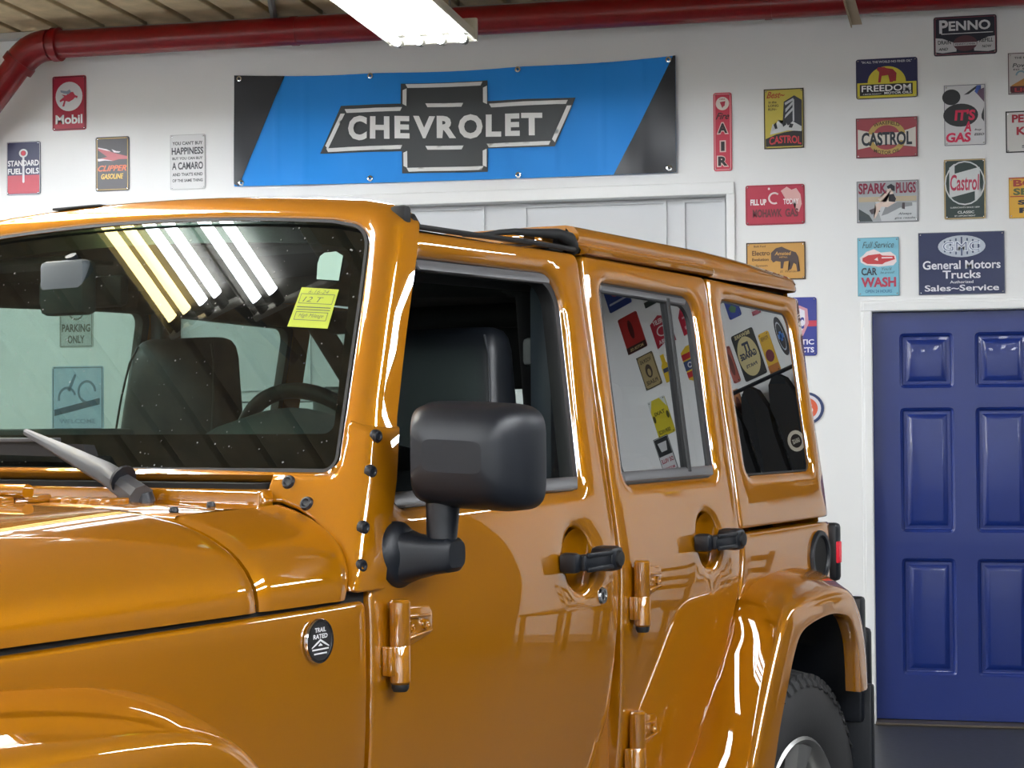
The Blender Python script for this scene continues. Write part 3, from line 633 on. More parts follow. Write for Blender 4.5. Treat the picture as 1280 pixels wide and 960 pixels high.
wsign('yellow_bottle_sign', 'small yellow bottle shaped sign mirrored in the rear door glass', 3.67, 2.63, 3.745, 2.80, 'dcb828', [('label_field', '3c4868', [rect(.2, .35, .8, .5)])], shape=[(.1, 0), (.9, 0), (.9, .6), (.7, .72), (.7, 1), (.3, 1), (.3, .72), (.1, .6)])
wsign('striped_oval_sign', 'yellow, red and blue striped sign mirrored beside the glass divider', 3.30, 2.56, 3.56, 2.78, 'd8b42c', [('red_stripe', 'b82c34', [rect(0, .66, 1, .82), rect(0, .16, 1, .32)]), ('blue_stripe', '3c4c78', [rect(0, .36, 1, .62)]), (L, 'dcdce0', [T('SUNOCO', .5, .49, .8, .16, .03)])], shape=[(0, .12), (.2, 0), (.8, 0), (1, .12), (1, .88), (.8, 1), (.2, 1), (0, .88)])
wsign('yellow_car_sign', 'yellow and white sign with a yellow car front mirrored low in the rear door glass', 3.79, 2.34, 3.935, 2.57, 'c8b830', [('white_corner', 'c8ccc8', [[(0, 1), (0, .7), (.3, 1)], [(1, 1), (1, .7), (.75, 1)]]), ('dark_lamps', '4c4820', [ell(.1, .5, .08, .1), ell(.9, .5, .08, .1)]), (L, '4c4820', [T('TAXI', .5, .62, .6, .1, .02), T('SERVICE', .55, .12, .7, .1, .02)])])
wsign('black_white_sign', 'black and white sign with pink lettering, lowest mirrored in the rear door glass', 3.86, 2.12, 3.985, 2.345, 'c8c8c8', [('black_field', '303234', [rect(.05, .48, .95, .97)]), ('badge', 'c8c8c8', [[(.2, .85), (.8, .85), (.7, .6), (.3, .6)]]), (L, 'a03c4c', [T('DE VILLE', .5, .34, .8, .12, .03), T('MOTORS', .5, .12, .7, .08, .02)])], rim=('303234', 0, .004))
wsign('blue_map_sign', 'blue sign with a green shape mirrored at the top of the quarter window', 3.04, 2.80, 3.135, 2.93, '34489c', [('shape', '507850', [[(.2, .4), (.5, .6), (.8, .5), (.7, .3), (.4, .2)]])])
wsign('big_cream_sign', 'large cream and black sign mirrored in the middle of the quarter window', 3.00, 2.43, 3.17, 2.71, '30302e', [('cream_field', 'cabb88', [ell(.5, .47, .46, .42)]), (L, '30384c', [T('IT', .5, .66, .3, .22, .05), T('GARAGE', .5, .50, .74, .14, .05), T('PARTS', .5, .28, .5, .07, .03)]), ('heading', 'cabb88', [T('BEWARE', .5, .93, .7, .08, .03)])])
wsign('yellow_engine_sign', 'yellow sign with a dark red engine mirrored in the quarter window', 2.90, 2.41, 2.98, 2.65, 'dcae28', [('engine', '6c2430', [ell(.5, .42, .38, .15)]), (L, '80601c', [T('POWER', .5, .85, .7, .1, .02)]), ('base', 'b06c28', [rect(0, 0, 1, .2)])])
wsign('black_oval_sign', 'black oval sign with a blue cross mirrored at the rear of the quarter window', 2.79, 2.47, 2.855, 2.70, '22242a', [('ring', 'b8bcc4', [Bd(.5, .5, .33, .37, 0, 2*pi, 1, 1)]), (E_, '3c78c8', [rect(.2, .44, .8, .56), rect(.38, .38, .62, .62)])], shape=ell(.5, .5, .5, .5, 30))
wsign('pink_white_sign', 'small white and pink sign mirrored high in the quarter window', 2.90, 2.76, 2.965, 2.86, 'd0c8c8', [(L, 'b04c5c', [T('OIL', .5, .6, .7, .3, .03)]), ('base', 'b04c5c', [rect(0, 0, 1, .25)])])
for i, (x, z, c) in enumerate(((3.20, 2.55, 'a85c50'), (3.24, 2.30, 'b07850'), (3.30, 2.85, 'b06058'), (3.46, 2.30, 'b46450'))):
    wsign('small_framed_print', ['faded red narrow print mirrored at the front of the quarter window', 'tan narrow print mirrored at the front of the quarter window', 'faded red narrow print mirrored in the paint between the side windows, upper', 'faded red narrow print mirrored in the paint between the side windows, lower'][i],
          x, z-.1, x+.055, z+.12, c, [('picture', '6c4038', [ell(.5, .5, .3, .3)])], group=G, cat='print')

# ------------------------------------------------------------------ long blue banner
bn = empty('banner', (0, 0, 0)); tag(bn, 'long blue and black cloth banner with a dark bowtie emblem above the garage door', 'banner')
cTL, cTR, cBR, cBL = wallpt(295, 95), wallpt(846, 70), wallpt(846, 216), wallpt(294, 233.5)
mTm, mBm = wallpt(570, 88), wallpt(570, 226)
FT = MB()
def bmap(u, v, d=0):
    """u 0..1 left to right, v 0..1 bottom to top, slightly sagging cloth with folds"""
    def q(a, m, b, u):   # through three points
        L0 = (u-.52)*(u-1)/(.52); L1 = u*(u-1)/(.52*(-.48)); L2 = u*(u-.52)/(.48)
        return [a[i]*L0+m[i]*L1+b[i]*L2 for i in range(2)]
    t = q(cTL, mTm, cTR, u); b = q(cBL, mBm, cBR, u)
    x = cBL[0]+(cBR[0]-cBL[0])*u + (cTL[0]-cBL[0])*v*(1-u)*.5
    z = b[1]+(t[1]-b[1])*v
    z -= .006*abs(sin(u*pi*3))*(v)
    y = WALL-.012 - .006*sin(u*19+.5)*sin(v*2.2+.4) - .010*max(0, sin(u*9-v*3.2))**3*(1-v) - .004*sin(u*43+v*5)*(1-v)
    for fu in (.10, .165, .27, .385, .52, .63, .74, .84, .93):
        y -= .0038*math.exp(-((u-fu)/.0045)**2)
    return Vector((x, y-d, z))
BLU = mat('banner_blue_cloth', (0, 138, 228), rough=.6); BLK = mat('banner_black_cloth', (28, 31, 38), rough=.42)
mb = MB(); NU, NV = 150, 22
mb.grid([[bmap(i/NU, j/NV) for i in range(NU+1)] for j in range(NV+1)])
cl = mb.build('cloth', BLU, bn, fix=False)
def draped(name, polys, m, d, parent=bn):
    """polys in banner units, cut finely so that they follow the cloth"""
    mb = MB()
    for P in polys:
        P = [Vector((p[0]*3.75, p[1])) for p in P]
        if area(P) < 0: P = P[::-1]
        P = densify(P, .04); E = [(i, (i+1) % len(P)) for i in range(len(P))]; pts = list(P)
        xs = [p.x for p in P]; ys = [p.y for p in P]; st = .035
        for i in range(int((max(xs)-min(xs))/st)+1):
            for j in range(int((max(ys)-min(ys))/st)+1):
                q = Vector((min(xs)+(i+.5)*st, min(ys)+(j+.5)*st))
                if inside(q, P) and dist(q, P) > st*.3: pts.append(q)
        v, e, f, _, _, _ = delaunay_2d_cdt(pts, E, [], 0, 1e-7)
        tr = [tuple(t) for t in f if inside((v[t[0]]+v[t[1]]+v[t[2]])/3, P)]
        mb.add([bmap(p.x/3.75, p.y, d) for p in v], tr)
    return mb.build(name, m, parent, fix=False)
draped('black_corner', [[(0, 0.02), (.012, 0), (.12, 1), (0, 1)]], BLK, .0045); draped('black_corner', [[(.865, 0), (1, 0), (1, 1), (.995, 1)]], BLK, .0045)
bow = [(.205, .30), (.255, .70), (.395, .715), (.395, .945), (.585, .945), (.585, .715), (.785, .72), (.728, .30), (.585, .295), (.585, .045), (.395, .045), (.395, .295)]
def P_(px, py):
    return ((px-294)/552, 1-(py-(95-25*((px-294)/552)))/(139+7.5*((px-294)/552)))
bow = [P_(*p) for p in ((406, 191), (433, 129), (510, 126), (510, 100), (618, 95), (618, 122), (726, 119), (701, 182), (618, 183.5), (618, 214), (511, 216), (511, 187.5))]
draped('bowtie', [bow], mat('banner_dark_grey_cloth', (58, 62, 64), rough=.5), .0060)
wh = []
def bar(a, b, wd):
    a, b = Vector(a), Vector(b); t = (b-a).normalized(); n = Vector((-t.y, t.x))*wd/2
    wh.append([P_(*(a+n+t*wd*.5)), P_(*(a-n)), P_(*(b-n)), P_(*(b+n-t*wd*.5))])
for a, b in (((438, 136), (512, 133)), ((436, 138), (414, 184)), ((414, 186.5), (512, 182)), ((516, 103), (612, 99)), ((515, 106), (515, 129)), ((615, 102), (615, 126)), ((620, 128), (717, 124.5)), ((719, 128), (699, 176)),
             ((617, 180), (696, 177.5)), ((515.5, 187), (515.5, 209)), ((614.5, 184), (614.5, 208)), ((517, 211.5), (613, 209)), ((541, 127.5), (588, 126.5)), ((541, 183), (588, 182))):
    bar(a, b, 5.0)
CW = mat('banner_white_cloth', (226, 226, 224), rough=.4)
for w_ in wh: draped('outline_bar', [w_], CW, .0095)
vv, ff = [], []
for i, ch in enumerate('CHEVROLET'):
    tv, tf = text_tris(ch, .045); xs = [443, 471, 502.5, 526, 555, 582, 616, 640, 660][i]; ws_ = [24, 25, 19, 27, 24, 30, 19, 18, 26][i]
    if i in (0, 5): dy = 1.5
    else: dy = 0
    y0 = 172.5-.022*(xs-443); o = len(vv)
    for x, y in tv:
        vv.append(bmap(*P_(xs+x*ws_, y0+dy-y*(29+2*dy)), .0115))
    ff += [tuple(q+o for q in f) for f in tf]
mk(L, vv, ff, CW, bn, smooth=0)
for (u, v) in ((.012, .97), (.32, .975), (.655, .975), (.985, .97), (.018, .03), (.32, .04), (.655, .03), (.985, .04)):
    c = bmap(u, v, .004)
    MB().lathe([(.006, -.002), (.008, -.004), (.015, -.003), (.017, .002)], c, (0, 1, 0), 16).build('eyelet', CHROME, bn)

# ------------------------------------------------------------------ the car (local x to the rear, y to the passenger side, z up)
car = empty('car', (-1.6017, 3.0383, 0), radians(90-17.9))
tag(car, 'glossy orange four-door off-road car with black mirrors and a removable hardtop', 'car')
def yp(z):
    if z < 1.1: return .80-.045*((1.1-z)/.5)**2
    t = z-1.2; k = .03
    return .80-.17*(t+sqrt(t*t+k*k))/2 + .17*k*.02
def taper(x): return .062*max(0, -x-.1)**1.05
def side(s, x0=2.16, r=.07):
    def f(u, v, d):
        xr = x0+.055*max(0, v-1.23)/.6
        if u > xr:
            t = min(1.5, (u-xr)/r); return Vector((xr+(r-d)*sin(t), s*(yp(v)-r+(r-d)*cos(t)), v))
        return Vector((u, s*(yp(v)-taper(u)-d), v))
    return f
def part(*a, **k): return panel(*a, parent=car, **k)
WHA = [(1.26, .60), (1.34, .70), (1.41, .81), (1.475, .93), (1.535, 1.035), (1.58, 1.065), (1.70, 1.08), (1.95, 1.08), (2.08, 1.03), (2.12, .95), (2.14, .80), (2.15, .55)]
def build_door_hardware(door, s, hx, kx=None):
    HD = empty  # handle: recessed cup, black grip with round push button
    mb = MB(); mb.lathe([(.001, 0), (.030, .0008), (.036, .001)], (0, 0, 0), (0, 1, 0), 28)
for s in (-1, 1):
    SD = side(s); drv = s < 0
    # ---- front door
    fo = rpoly([(.279, 1.850, .03), (.932, 1.858, .02), (.914, 1.55), (.900, 1.21), (.892, 1.08), (.862, .90), (.80, .79, .05), (.70, .66, .1), (.55, .60, .05), (-.006, .60, .02), (-.006, 1.215, .05), (.049, 1.35), (.095, 1.489), (.133, 1.567)])
    fh = rpoly([(.287, 1.800, .045), (.846, 1.806, .07), (.800, 1.360, .03), (.125, 1.352, .07), (.086, 1.40, .03)], 8) if drv else rpoly([(.287, 1.800, .045), (1.085, 1.806, .05), (1.085, 1.360, .03), (.125, 1.352, .07), (.086, 1.40, .03)], 8)
    if not drv: fo = rpoly([(.279, 1.850, .03), (1.110, 1.858, .02), (1.110, 1.55), (1.10, 1.21), (1.0, .90), (.90, .66, .1), (.55, .60, .05), (-.006, .60, .02), (-.006, 1.215, .05), (.049, 1.35), (.095, 1.489), (.133, 1.567)])
    door = part('front_door', fo, SD, PAINT, holes=[fh, [Vector(p) for p in ell(.735 if drv else .938, 1.222, .056, .060, 36)]], hole=[(0, .022), (.004, .010), (.010, .0035), (.020, .001), (.026, 0)], thick=.045)
    D2 = lambda n, o, d0, m, th=.01, **k: panel(n, o, lambda u, v, d: SD(u, v, d+d0), m, door, thick=th, **k)
    # black weather channel around the opening
    fA = [Vector(p) for p in fh]; 
    if area(fA) < 0: fA = fA[::-1]
    D2('window_channel', offset(fA, -.004), .016, RUBBER, th=.03, holes=[offset(fA, .020)], hole=[(0, .006), (.003, 0)], edge=[(0, .003), (.003, 0)], dens=.05)
    D2('belt_strip', rpoly([(.12, 1.352), (.79, 1.360), (.797, 1.386), (.10, 1.378)]), .010, TRIMG, th=.02, edge=[(0, .004), (.004, 0)])
    D2('header_strip', rpoly([(.30, 1.799), (.82, 1.808, .01), (.81, 1.786), (.31, 1.779, .01)]), .012, TRIMG, th=.012, edge=[(0, .003), (.003, 0)])
    if not drv: D2('window_pane', offset(fA, .004), .034, G_SIDE, th=0, edge=[(0, 0), (.01, 0)])
    # ---- rear door
    ro = rpoly([(.952, 1.860, .02), (1.603, 1.853, .02), (1.560, 1.235), (1.534, 1.09), (1.518, 1.055), (1.452, .931), (1.379, .818), (1.31, .71), (1.24, .60, .04), (.928, .60, .03), (.912, 1.08), (.920, 1.21), (.934, 1.55)])
    rh = rpoly([(1.026, 1.802, .035), (1.515, 1.796, .045), (1.481, 1.366, .035), (.992, 1.364, .03)], 8)
    if not drv:
        ro = rpoly([(1.118, 1.860, .02), (1.745, 1.853, .02), (1.735, 1.235), (1.60, 1.12), (1.534, 1.05), (1.452, .931), (1.379, .818), (1.24, .60, .04), (.99, .60, .03), (1.108, 1.21)])
        rh = rpoly([(1.135, 1.802, .035), (1.71, 1.796, .045), (1.70, 1.366, .035), (1.135, 1.364, .03)], 8)
    rdoor = part('rear_door', ro, SD, PAINT, holes=[rh, [Vector(p) for p in ell(1.376 if drv else 1.588, 1.222, .056, .060, 36)]], hole=[(0, .020), (.004, .010), (.010, .0035), (.020, .001), (.026, 0)], thick=.045)
    R2 = lambda n, o, d0, m, th=.01, **k: panel(n, o, lambda u, v, d: SD(u, v, d+d0), m, rdoor, thick=th, **k)
    rA = [Vector(p) for p in rh]
    if area(rA) < 0: rA = rA[::-1]
    R2('window_channel', offset(rA, -.004), .012, RUBBER, th=.03, holes=[rpoly([(1.040, 1.785, .02), (1.490, 1.772, .04), (1.462, 1.385, .02), (1.008, 1.385, .02)] if drv else [(1.143, 1.785, .02), (1.69, 1.772, .04), (1.68, 1.385, .02), (1.143, 1.385, .02)])], hole=[(0, .004), (.003, 0)], edge=[(0, .003), (.003, 0)], dens=.05)
    R2('window_pane', offset(rA, .006), .017, G_DARK if drv else G_SIDE, th=0, edge=[(0, 0), (.01, 0)], step=.2)
    if drv:
        R2('belt_strip', rpoly([(1.002, 1.366, .004), (1.478, 1.368, .004), (1.481, 1.392), (1.000, 1.390)]), .008, TRIMG, th=.02, edge=[(0, .004), (.004, 0)])
        R2('header_strip', rpoly([(1.035, 1.799), (1.49, 1.793, .01), (1.475, 1.778), (1.035, 1.784, .01)]), .008, TRIMG, th=.01, edge=[(0, .003), (.003, 0)])
        R2('divider_bar', rpoly([(1.370, 1.79), (1.388, 1.79), (1.352, 1.38), (1.334, 1.38)]), .006, RUBBER, th=.02, edge=[(0, .003), (.003, 0)])
    # ---- tub quarter behind the rear door, front fender side
    qo = rpoly([(1.574, 1.224, .006), (2.27, 1.222, .01), (2.27, .55)] + [(a, b) for a, b in WHA[::-1][:-4]] + [(1.495, .955), (1.545, 1.08), (1.572, 1.16)])
    quarter = part('quarter_panel', qo, SD, PAINT, thick=.04)
    part('front_fender', rpoly([(-1.48, 1.198, .02), (-.020, 1.208, .012), (-.020, .60, .01), (-.21, .60), (-.25, .75), (-.33, .92), (-.45, 1.03), (-.6, 1.075), (-1.48, 1.09)]), SD, PAINT, thick=.04)
    part('rocker_panel', rpoly([(-.21, .59), (1.25, .59), (1.20, .50), (-.19, .50)]), SD, PAINT, thick=.05)
    # ---- hardtop side with quarter window
    ho = rpoly([(1.616, 1.852, .01), (2.295, 1.836, .01), (2.262, 1.236, .012), (1.574, 1.236, .01)])
    hh = rpoly([(1.688, 1.802, .035), (2.155, 1.788, .04), (2.125, 1.362, .035), (1.667, 1.362, .03)], 8)
    if not drv:
        ho = rpoly([(1.755, 1.852, .01), (2.295, 1.836, .01), (2.262, 1.236, .012), (1.745, 1.236, .01)]); hh = rpoly([(1.80, 1.802, .035), (2.155, 1.788, .04), (2.125, 1.362, .035), (1.79, 1.362, .03)], 8)
    hard = part('hardtop_side', ho, SD, PAINT, holes=[hh], hole=[(0, .016), (.004, .009), (.010, .0035), (.022, .001), (.028, 0)], thick=.035)
    hA = [Vector(p) for p in hh]
    if area(hA) < 0: hA = hA[::-1]
    panel('window_pane', offset(hA, .003), lambda u, v, d: SD(u, v, d+.013), G_DARK if drv else G_SIDE, hard, thick=0, edge=[(0, 0), (.01, 0)], step=.2)
    panel('window_channel', offset(hA, -.001), lambda u, v, d: SD(u, v, d+.0125), RUBBER, hard, thick=.01, holes=[offset(hA, .006)], hole=[(0, .003), (.002, 0)], edge=[(0, .001), (.001, 0)])

    # ---- hinges
    def hinge(x, z, par):
        B = SD(x, z, 0); Y = lambda d: s*(abs(B.y)+d)
        mb = MB()
        # leaf plate, tapering to the rear, with pressed ribs
        pts = [(x+.022, z+.055), (x+.115, z+.050), (x+.125, z+.040), (x+.125, z+.004), (x+.022, z-.020)]
        mb.prism(pts, lambda u, v, d: Vector((u, Y(d), v)), -.004, .012)
        mb.prism([(x+.022, z+.042), (x+.112, z+.038), (x+.112, z+.032), (x+.022, z+.036)], lambda u, v, d: Vector((u, Y(d), v)), .012, .018)
        mb.prism([(x+.022, z+.002), (x+.118, z+.012), (x+.118, z+.007), (x+.022, z-.005)], lambda u, v, d: Vector((u, Y(d), v)), .012, .018)
        h = bevel(mb.build('hinge', PAINT, par), .0022)
        MB().lathe([(0, .070), (.014, .070), (.0175, .066), (.0175, -.004), (.017, -.006)], (x+.012, Y(.020), z), (0, 0, 1), 20).build('hinge_knuckle', PAINT, par)
        MB().lathe([(.015, .0), (.0175, -.004), (.0175, -.062), (.014, -.066), (0, -.066)], (x+.012, Y(.020), z-.004), (0, 0, 1), 20).build('hinge_knuckle', PAINT, par)
        MB().box((x-.016, min(Y(.002), Y(.022)), z-.055), (x+.010, max(Y(.002), Y(.022)), z-.006), bev=.003).build('hinge_bracket', PAINT, par)
        MB().lathe([(0, -.078), (.012, -.078), (.015, -.072), (.015, -.066)], (x+.012, Y(.020), z-.004), (0, 0, 1), 16).build('hinge_pin', RUBBER, par)
        for q in (.055, .100):
            MB().lathe([(.0, .013), (.004, .013), (.006, .018), (.0085, .018), (.0095, .014), (.0095, .012)], (x+q, B.y, z+.020), (0, s, 0), 12).build('hinge_bolt', PAINT, par)
    for z in (1.135, .815):
        hinge(.034, z, door); hinge(.954 if drv else 1.14, z, rdoor)
    # ---- handles
    def handle(cx, par, cz=1.222):
        B = SD(cx, cz, 0); Y = lambda d: s*(abs(B.y)+d)
        # cup pressed into the skin: dished disc
        mb = MB(); mb.lathe([(0, -.036), (.02, -.035), (.038, -.032), (.050, -.026), (.058, -.018), (.062, -.012)], (cx-.012, B.y, cz), (0, s, 0), 36)
        c = mb.build('handle_cup', PAINT, par); c.scale = (1, 1, 1)
        mb = MB(); x0, x1 = cx-.108, cx+.052
        mb.box((x0, min(Y(.0), Y(.040)), cz-.021), (x0+.030, max(Y(.0), Y(.040)), cz+.019), bev=.009)
        mb.box((x0+.020, min(Y(.030), Y(.050)), cz-.017), (x1-.02, max(Y(.030), Y(.050)), cz+.015), bev=.006)
        mb.box((x0+.030, min(Y(.047), Y(.054)), cz+.008), (x1-.015, max(Y(.047), Y(.054)), cz+.018), bev=.003)
        mb.box((x0+.030, min(Y(.047), Y(.054)), cz-.020), (x1-.015, max(Y(.047), Y(.054)), cz-.010), bev=.003)
        h = mb.build('door_handle', BLACK, par)
        MB().box((x1-.030, min(Y(.0), Y(.056)), cz-.026), (x1+.024, max(Y(.0), Y(.056)), cz+.024), bev=.012).build('handle_housing', BLACK, h)
        MB().lathe([(0, .062), (.015, .061), (.0175, .056), (.0175, .04)], (x1-.002, B.y, cz-.001), (0, s, 0), 24).build('push_button', RUBBER, h)
    handle(.747 if drv else .95, door); handle(1.388 if drv else 1.60, rdoor)
    k = MB().lathe([(0, .003), (.010, .003), (.011, .005), (.0155, .005), (.0175, .002), (.018, 0)], SD(.819, 1.142, 0), (0, s, 0), 24).build('key_lock', CHROME, door)
    MB().box((.8165, SD(.819, 1.142, 0).y-.004, 1.135), (.8215, SD(.819, 1.142, 0).y+.004, 1.149)).build('key_slot', RUBBER, door, smooth=0)

    # ---- wing mirror
    if True:
        m0 = empty('wing_mirror', (0, 0, 0)); m0.parent = car
        mi = lambda y: s*y
        B = MB().lathe([(0, .022), (.028, .022), (.048, .014), (.056, .004), (.057, -.004)], (.086, s*.790, 1.276), (0, s, .05), 36).build('mirror_base', BLACK, m0)
        # arm: tapered rounded block leaving the disc
        rows = []
        for t, y, rx, rz, zc, xc in ((0, .79, .045, .050, 1.272, .092), (.3, .812, .040, .040, 1.272, .098), (.7, .845, .036, .032, 1.274, .112), (.95, .878, .034, .029, 1.276, .12), (1, .886, .026, .022, 1.277, .121)):
            rows.append([Vector((xc+rx*(abs(cos(q))**.55)*(1 if cos(q) > 0 else -1), s*y, zc+rz*(abs(sin(q))**.55)*(1 if sin(q) > 0 else -1))) for q in [2*pi*i/28 for i in range(28)]])
        mb = MB().grid(rows, close_u=True); mb.add(rows[-1], [tuple(range(28))]); mb.build('mirror_arm', BLACK, m0)
        MB().tube([(.118, s*.857, 1.285), (.120, s*.856, 1.305), (.125, s*.856, 1.375)], [.027, .026, .030], 24).build('mirror_post', BLACK, m0)
        # housing: rounded box, bulging forward
        rows = []
        prof = [(.0, .30), (.006, .62), (.018, .80), (.04, .93), (.075, 1.0), (.118, 1.0), (.124, .985)]
        for dx_, k in prof:
            ring_ = []
            hw, hh_ = .103*(.30+.70*k) if k < .7 else .103*k, .091*k
            for i in range(48):
                q = 2*pi*i/48; cq, sq = cos(q), sin(q); e = .36
                yy = hw*(abs(cq)**e)*(1 if cq > 0 else -1); zz = hh_*(abs(sq)**e)*(1 if sq > 0 else -1)
                ring_.append(Vector((.068+dx_+.02*(yy/.112), s*(.908+yy), 1.443+zz-.006*(yy/.112))))
            rows.append(ring_)
        mb = MB().grid(rows, close_u=True); mb.add(rows[0], [tuple(range(48))[::-1]]); mb.build('mirror_housing', BLACK, m0, smooth=50)
        g = [p+Vector((-.012, 0, 0)) for p in rows[-1]]
        mb = MB().add(g, [tuple(range(48))]); mb.build('mirror_glass', CHROME, m0, smooth=0)

    # ---- wheels
    for nm, wx in (('rear', 1.735), ('front', -1.20)):
        wh = empty('wheel', (wx, s*.76, .436)); wh.parent = car
        yo = s
        P = [(.268, .098), (.282, .112), (.30, .124), (.345, .130), (.385, .126), (.412, .116), (.425, .104), (.430, .09), (.4315, .05), (.432, 0), (.4315, -.05), (.430, -.09), (.412, -.116), (.345, -.13), (.282, -.112), (.268, -.098)]
        ty = MB().lathe(P, (0, 0, 0), (0, yo, 0), 72, close=True).build('tyre', TIRE, wh)
        mb = MB()
        for k in range(60):
            a = 2*pi*k/60
            for (y0, y1, r0_, r1_, w_) in ((.062, .112, .424, .441, .031), (.012, .056, .428, .443, .030), (-.056, -.012, .428, .443, .030), (-.112, -.062, .424, .441, .031)):
                a2 = a + (.03 if y0 < 0 else 0) + (.02 if abs(y0) < .06 else 0)
                t = w_/2/.43
                V = []
                for (r_, tt) in ((r0_, t), (r1_, t*.9)):
                    for (yy, aa) in ((y0, a2-tt), (y1, a2-tt+.012), (y1, a2+tt+.012), (y0, a2+tt)):
                        rr = r_ - (.008 if abs(yy) > .1 else 0)
                        V.append((rr*sin(aa), yo*yy, rr*cos(aa)))
                mb.add(V, [(0, 1, 2, 3), (7, 6, 5, 4), (0, 4, 5, 1), (1, 5, 6, 2), (2, 6, 7, 3), (3, 7, 4, 0)])
        tb = mb.build('tread_blocks', TIRE, wh, smooth=0); tb['kind'] = 'stuff'
        mb = MB()
        for k in range(60):
            a = 2*pi*k/60; t = .017
            V = [(r_*sin(aa), yo*yy, r_*cos(aa)) for (r_, yy) in ((.424, .104), (.400, .124)) for aa in (a-t, a+t)]
            V2 = [(r_*sin(aa), yo*(yy+.004), r_*cos(aa)) for (r_, yy) in ((.428, .106), (.402, .124)) for aa in (a-t*.8, a+t*.8)]
            mb.add(V+V2, [(4, 5, 7, 6), (0, 1, 5, 4), (2, 6, 7, 3), (0, 4, 6, 2), (1, 3, 7, 5)])
        tb = mb.build('shoulder_blocks', TIRE, wh, smooth=0); tb['kind'] = 'stuff'
        mb = MB().lathe([(.270, .100), (.278, .110), (.270, .116), (.260, .106), (.248, .07), (.245, .02), (.245, -.09), (.27, -.10)], (0, 0, 0), (0, yo, 0), 56)
        rim = mb.build('rim', ALLOY, wh)
        mb = MB()
        for k in range(5):
            a = 2*pi*k/5+.3
            rows = []
            for r_, wd, yy in ((.045, .040, .062), (.09, .034, .070), (.15, .030, .082), (.20, .036, .094), (.256, .055, .100)):
                c = Vector((r_*sin(a), yo*yy, r_*cos(a))); tv = Vector((cos(a), 0, -sin(a)))
                rows.append([c-tv*wd-Vector((0, yo*.03, 0)), c-tv*wd*.85, c-tv*wd*.4+Vector((0, yo*.006, 0)), c+tv*wd*.4+Vector((0, yo*.006, 0)), c+tv*wd*.85, c+tv*wd-Vector((0, yo*.03, 0))])
            mb.grid(rows)
        mb.build('spokes', ALLOY, wh)
        MB().lathe([(0, .092), (.03, .090), (.042, .082), (.060, .062), (.075, .03), (.08, -.05)], (0, 0, 0), (0, yo, 0), 32).build('hub_cap', ALLOY, wh)
        MB().lathe([(.0, .02), (.16, .02), (.16, .0)], (0, 0, 0), (0, yo, 0), 40).build('brake_disc', mat('brake_steel', (110, 108, 104), rough=.4, metal=.8), wh)

    # ---- fender flares: swept section body -> outer edge -> lip
    def flare(name, body, outer, inner, n=60):
        def curve(P):
            P = [Vector(p) for p in P]; L = [0]
            for a, b in zip(P, P[1:]): L.append(L[-1]+(b-a).length)
            return P, L
        # resample with Catmull-Rom on equal index so that the three rails match
        def cr(P, t):
            N = len(P)-1; x = t*N; i = min(int(x), N-1); f = x-i
            p0, p1, p2, p3 = P[max(i-1, 0)], P[i], P[i+1], P[min(i+2, N)]
            return .5*((2*p1)+(p2-p0)*f+(2*p0-5*p1+4*p2-p3)*f*f+(-p0+3*p1-3*p2+p3)*f**3)
        b = [Vector(p) for p in body]; o = [Vector(p) for p in outer]; q = [Vector(p) for p in inner]
        rows = []
        for i in range(n+1):
            t = i/n; B, O, I = cr(b, t), cr(o, t), cr(q, t)
            yb, yo_, yi = abs(SD(B.x, B.y, 0).y)-.004, .945, .950
            bx = Vector((B.x, s*yb, B.y)); ox = Vector((O.x, s*yo_, O.y)); ix = Vector((I.x, s*yi, I.y))
            # outward bulge direction in the xz plane: from inner to outer rail
            up = Vector((O.x-I.x, 0, O.y-I.y)); up = up.normalized() if up.length > 1e-6 else Vector((0, 0, 1))
            row = [bx-up*.010, bx]
            r_b = .030; d1 = (bx-ox); d1n = d1.normalized()
            for k in range(1, 7):
                f = k/6*(1-r_b/d1.length); row.append(bx*(1-f)+ox*f+up*.004*sin(pi*k/6))
            # round the edge
            e0 = ox + up*0; dirf = (ix-ox)
            for k in range(1, 8):
                f = k/7
                row.append(ox+d1n*r_b*(1-f)**2+dirf.normalized()*.026*f**2)
            row.append((ox+ix)/2+Vector((0, s*.004, 0))); row.append(ix)
            row.append(ix-Vector((0, s*.006, 0))-dirf.normalized()*-.004)
            row.append(ix-Vector((0, s*.040, 0)))
            rows.append(row)
        return MB().grid(rows).build(name, PAINT, car, smooth=50, fix=True)
    flare('fender_flare',
          [(1.20, .56), (1.31, .72), (1.40, .87), (1.475, .985), (1.53, 1.06), (1.60, 1.093), (1.70, 1.112), (1.83, 1.120), (1.96, 1.114), (2.07, 1.098), (2.15, 1.06), (2.19, .99), (2.21, .90), (2.22, .80)],
          [(1.16, .52), (1.24, .68), (1.32, .83), (1.39, .94), (1.45, 1.02), (1.505, 1.058), (1.60, 1.072), (1.74, 1.078), (1.85, 1.074), (1.935, 1.055), (1.985, 1.015), (2.02, .96), (2.045, .88), (2.055, .80)],
          [(1.27, .50), (1.35, .66), (1.41, .79), (1.465, .885), (1.51, .955), (1.555, .995), (1.63, 1.012), (1.74, 1.020), (1.82, 1.015), (1.89, 1.000), (1.93, .965), (1.955, .92), (1.965, .86), (1.97, .80)])
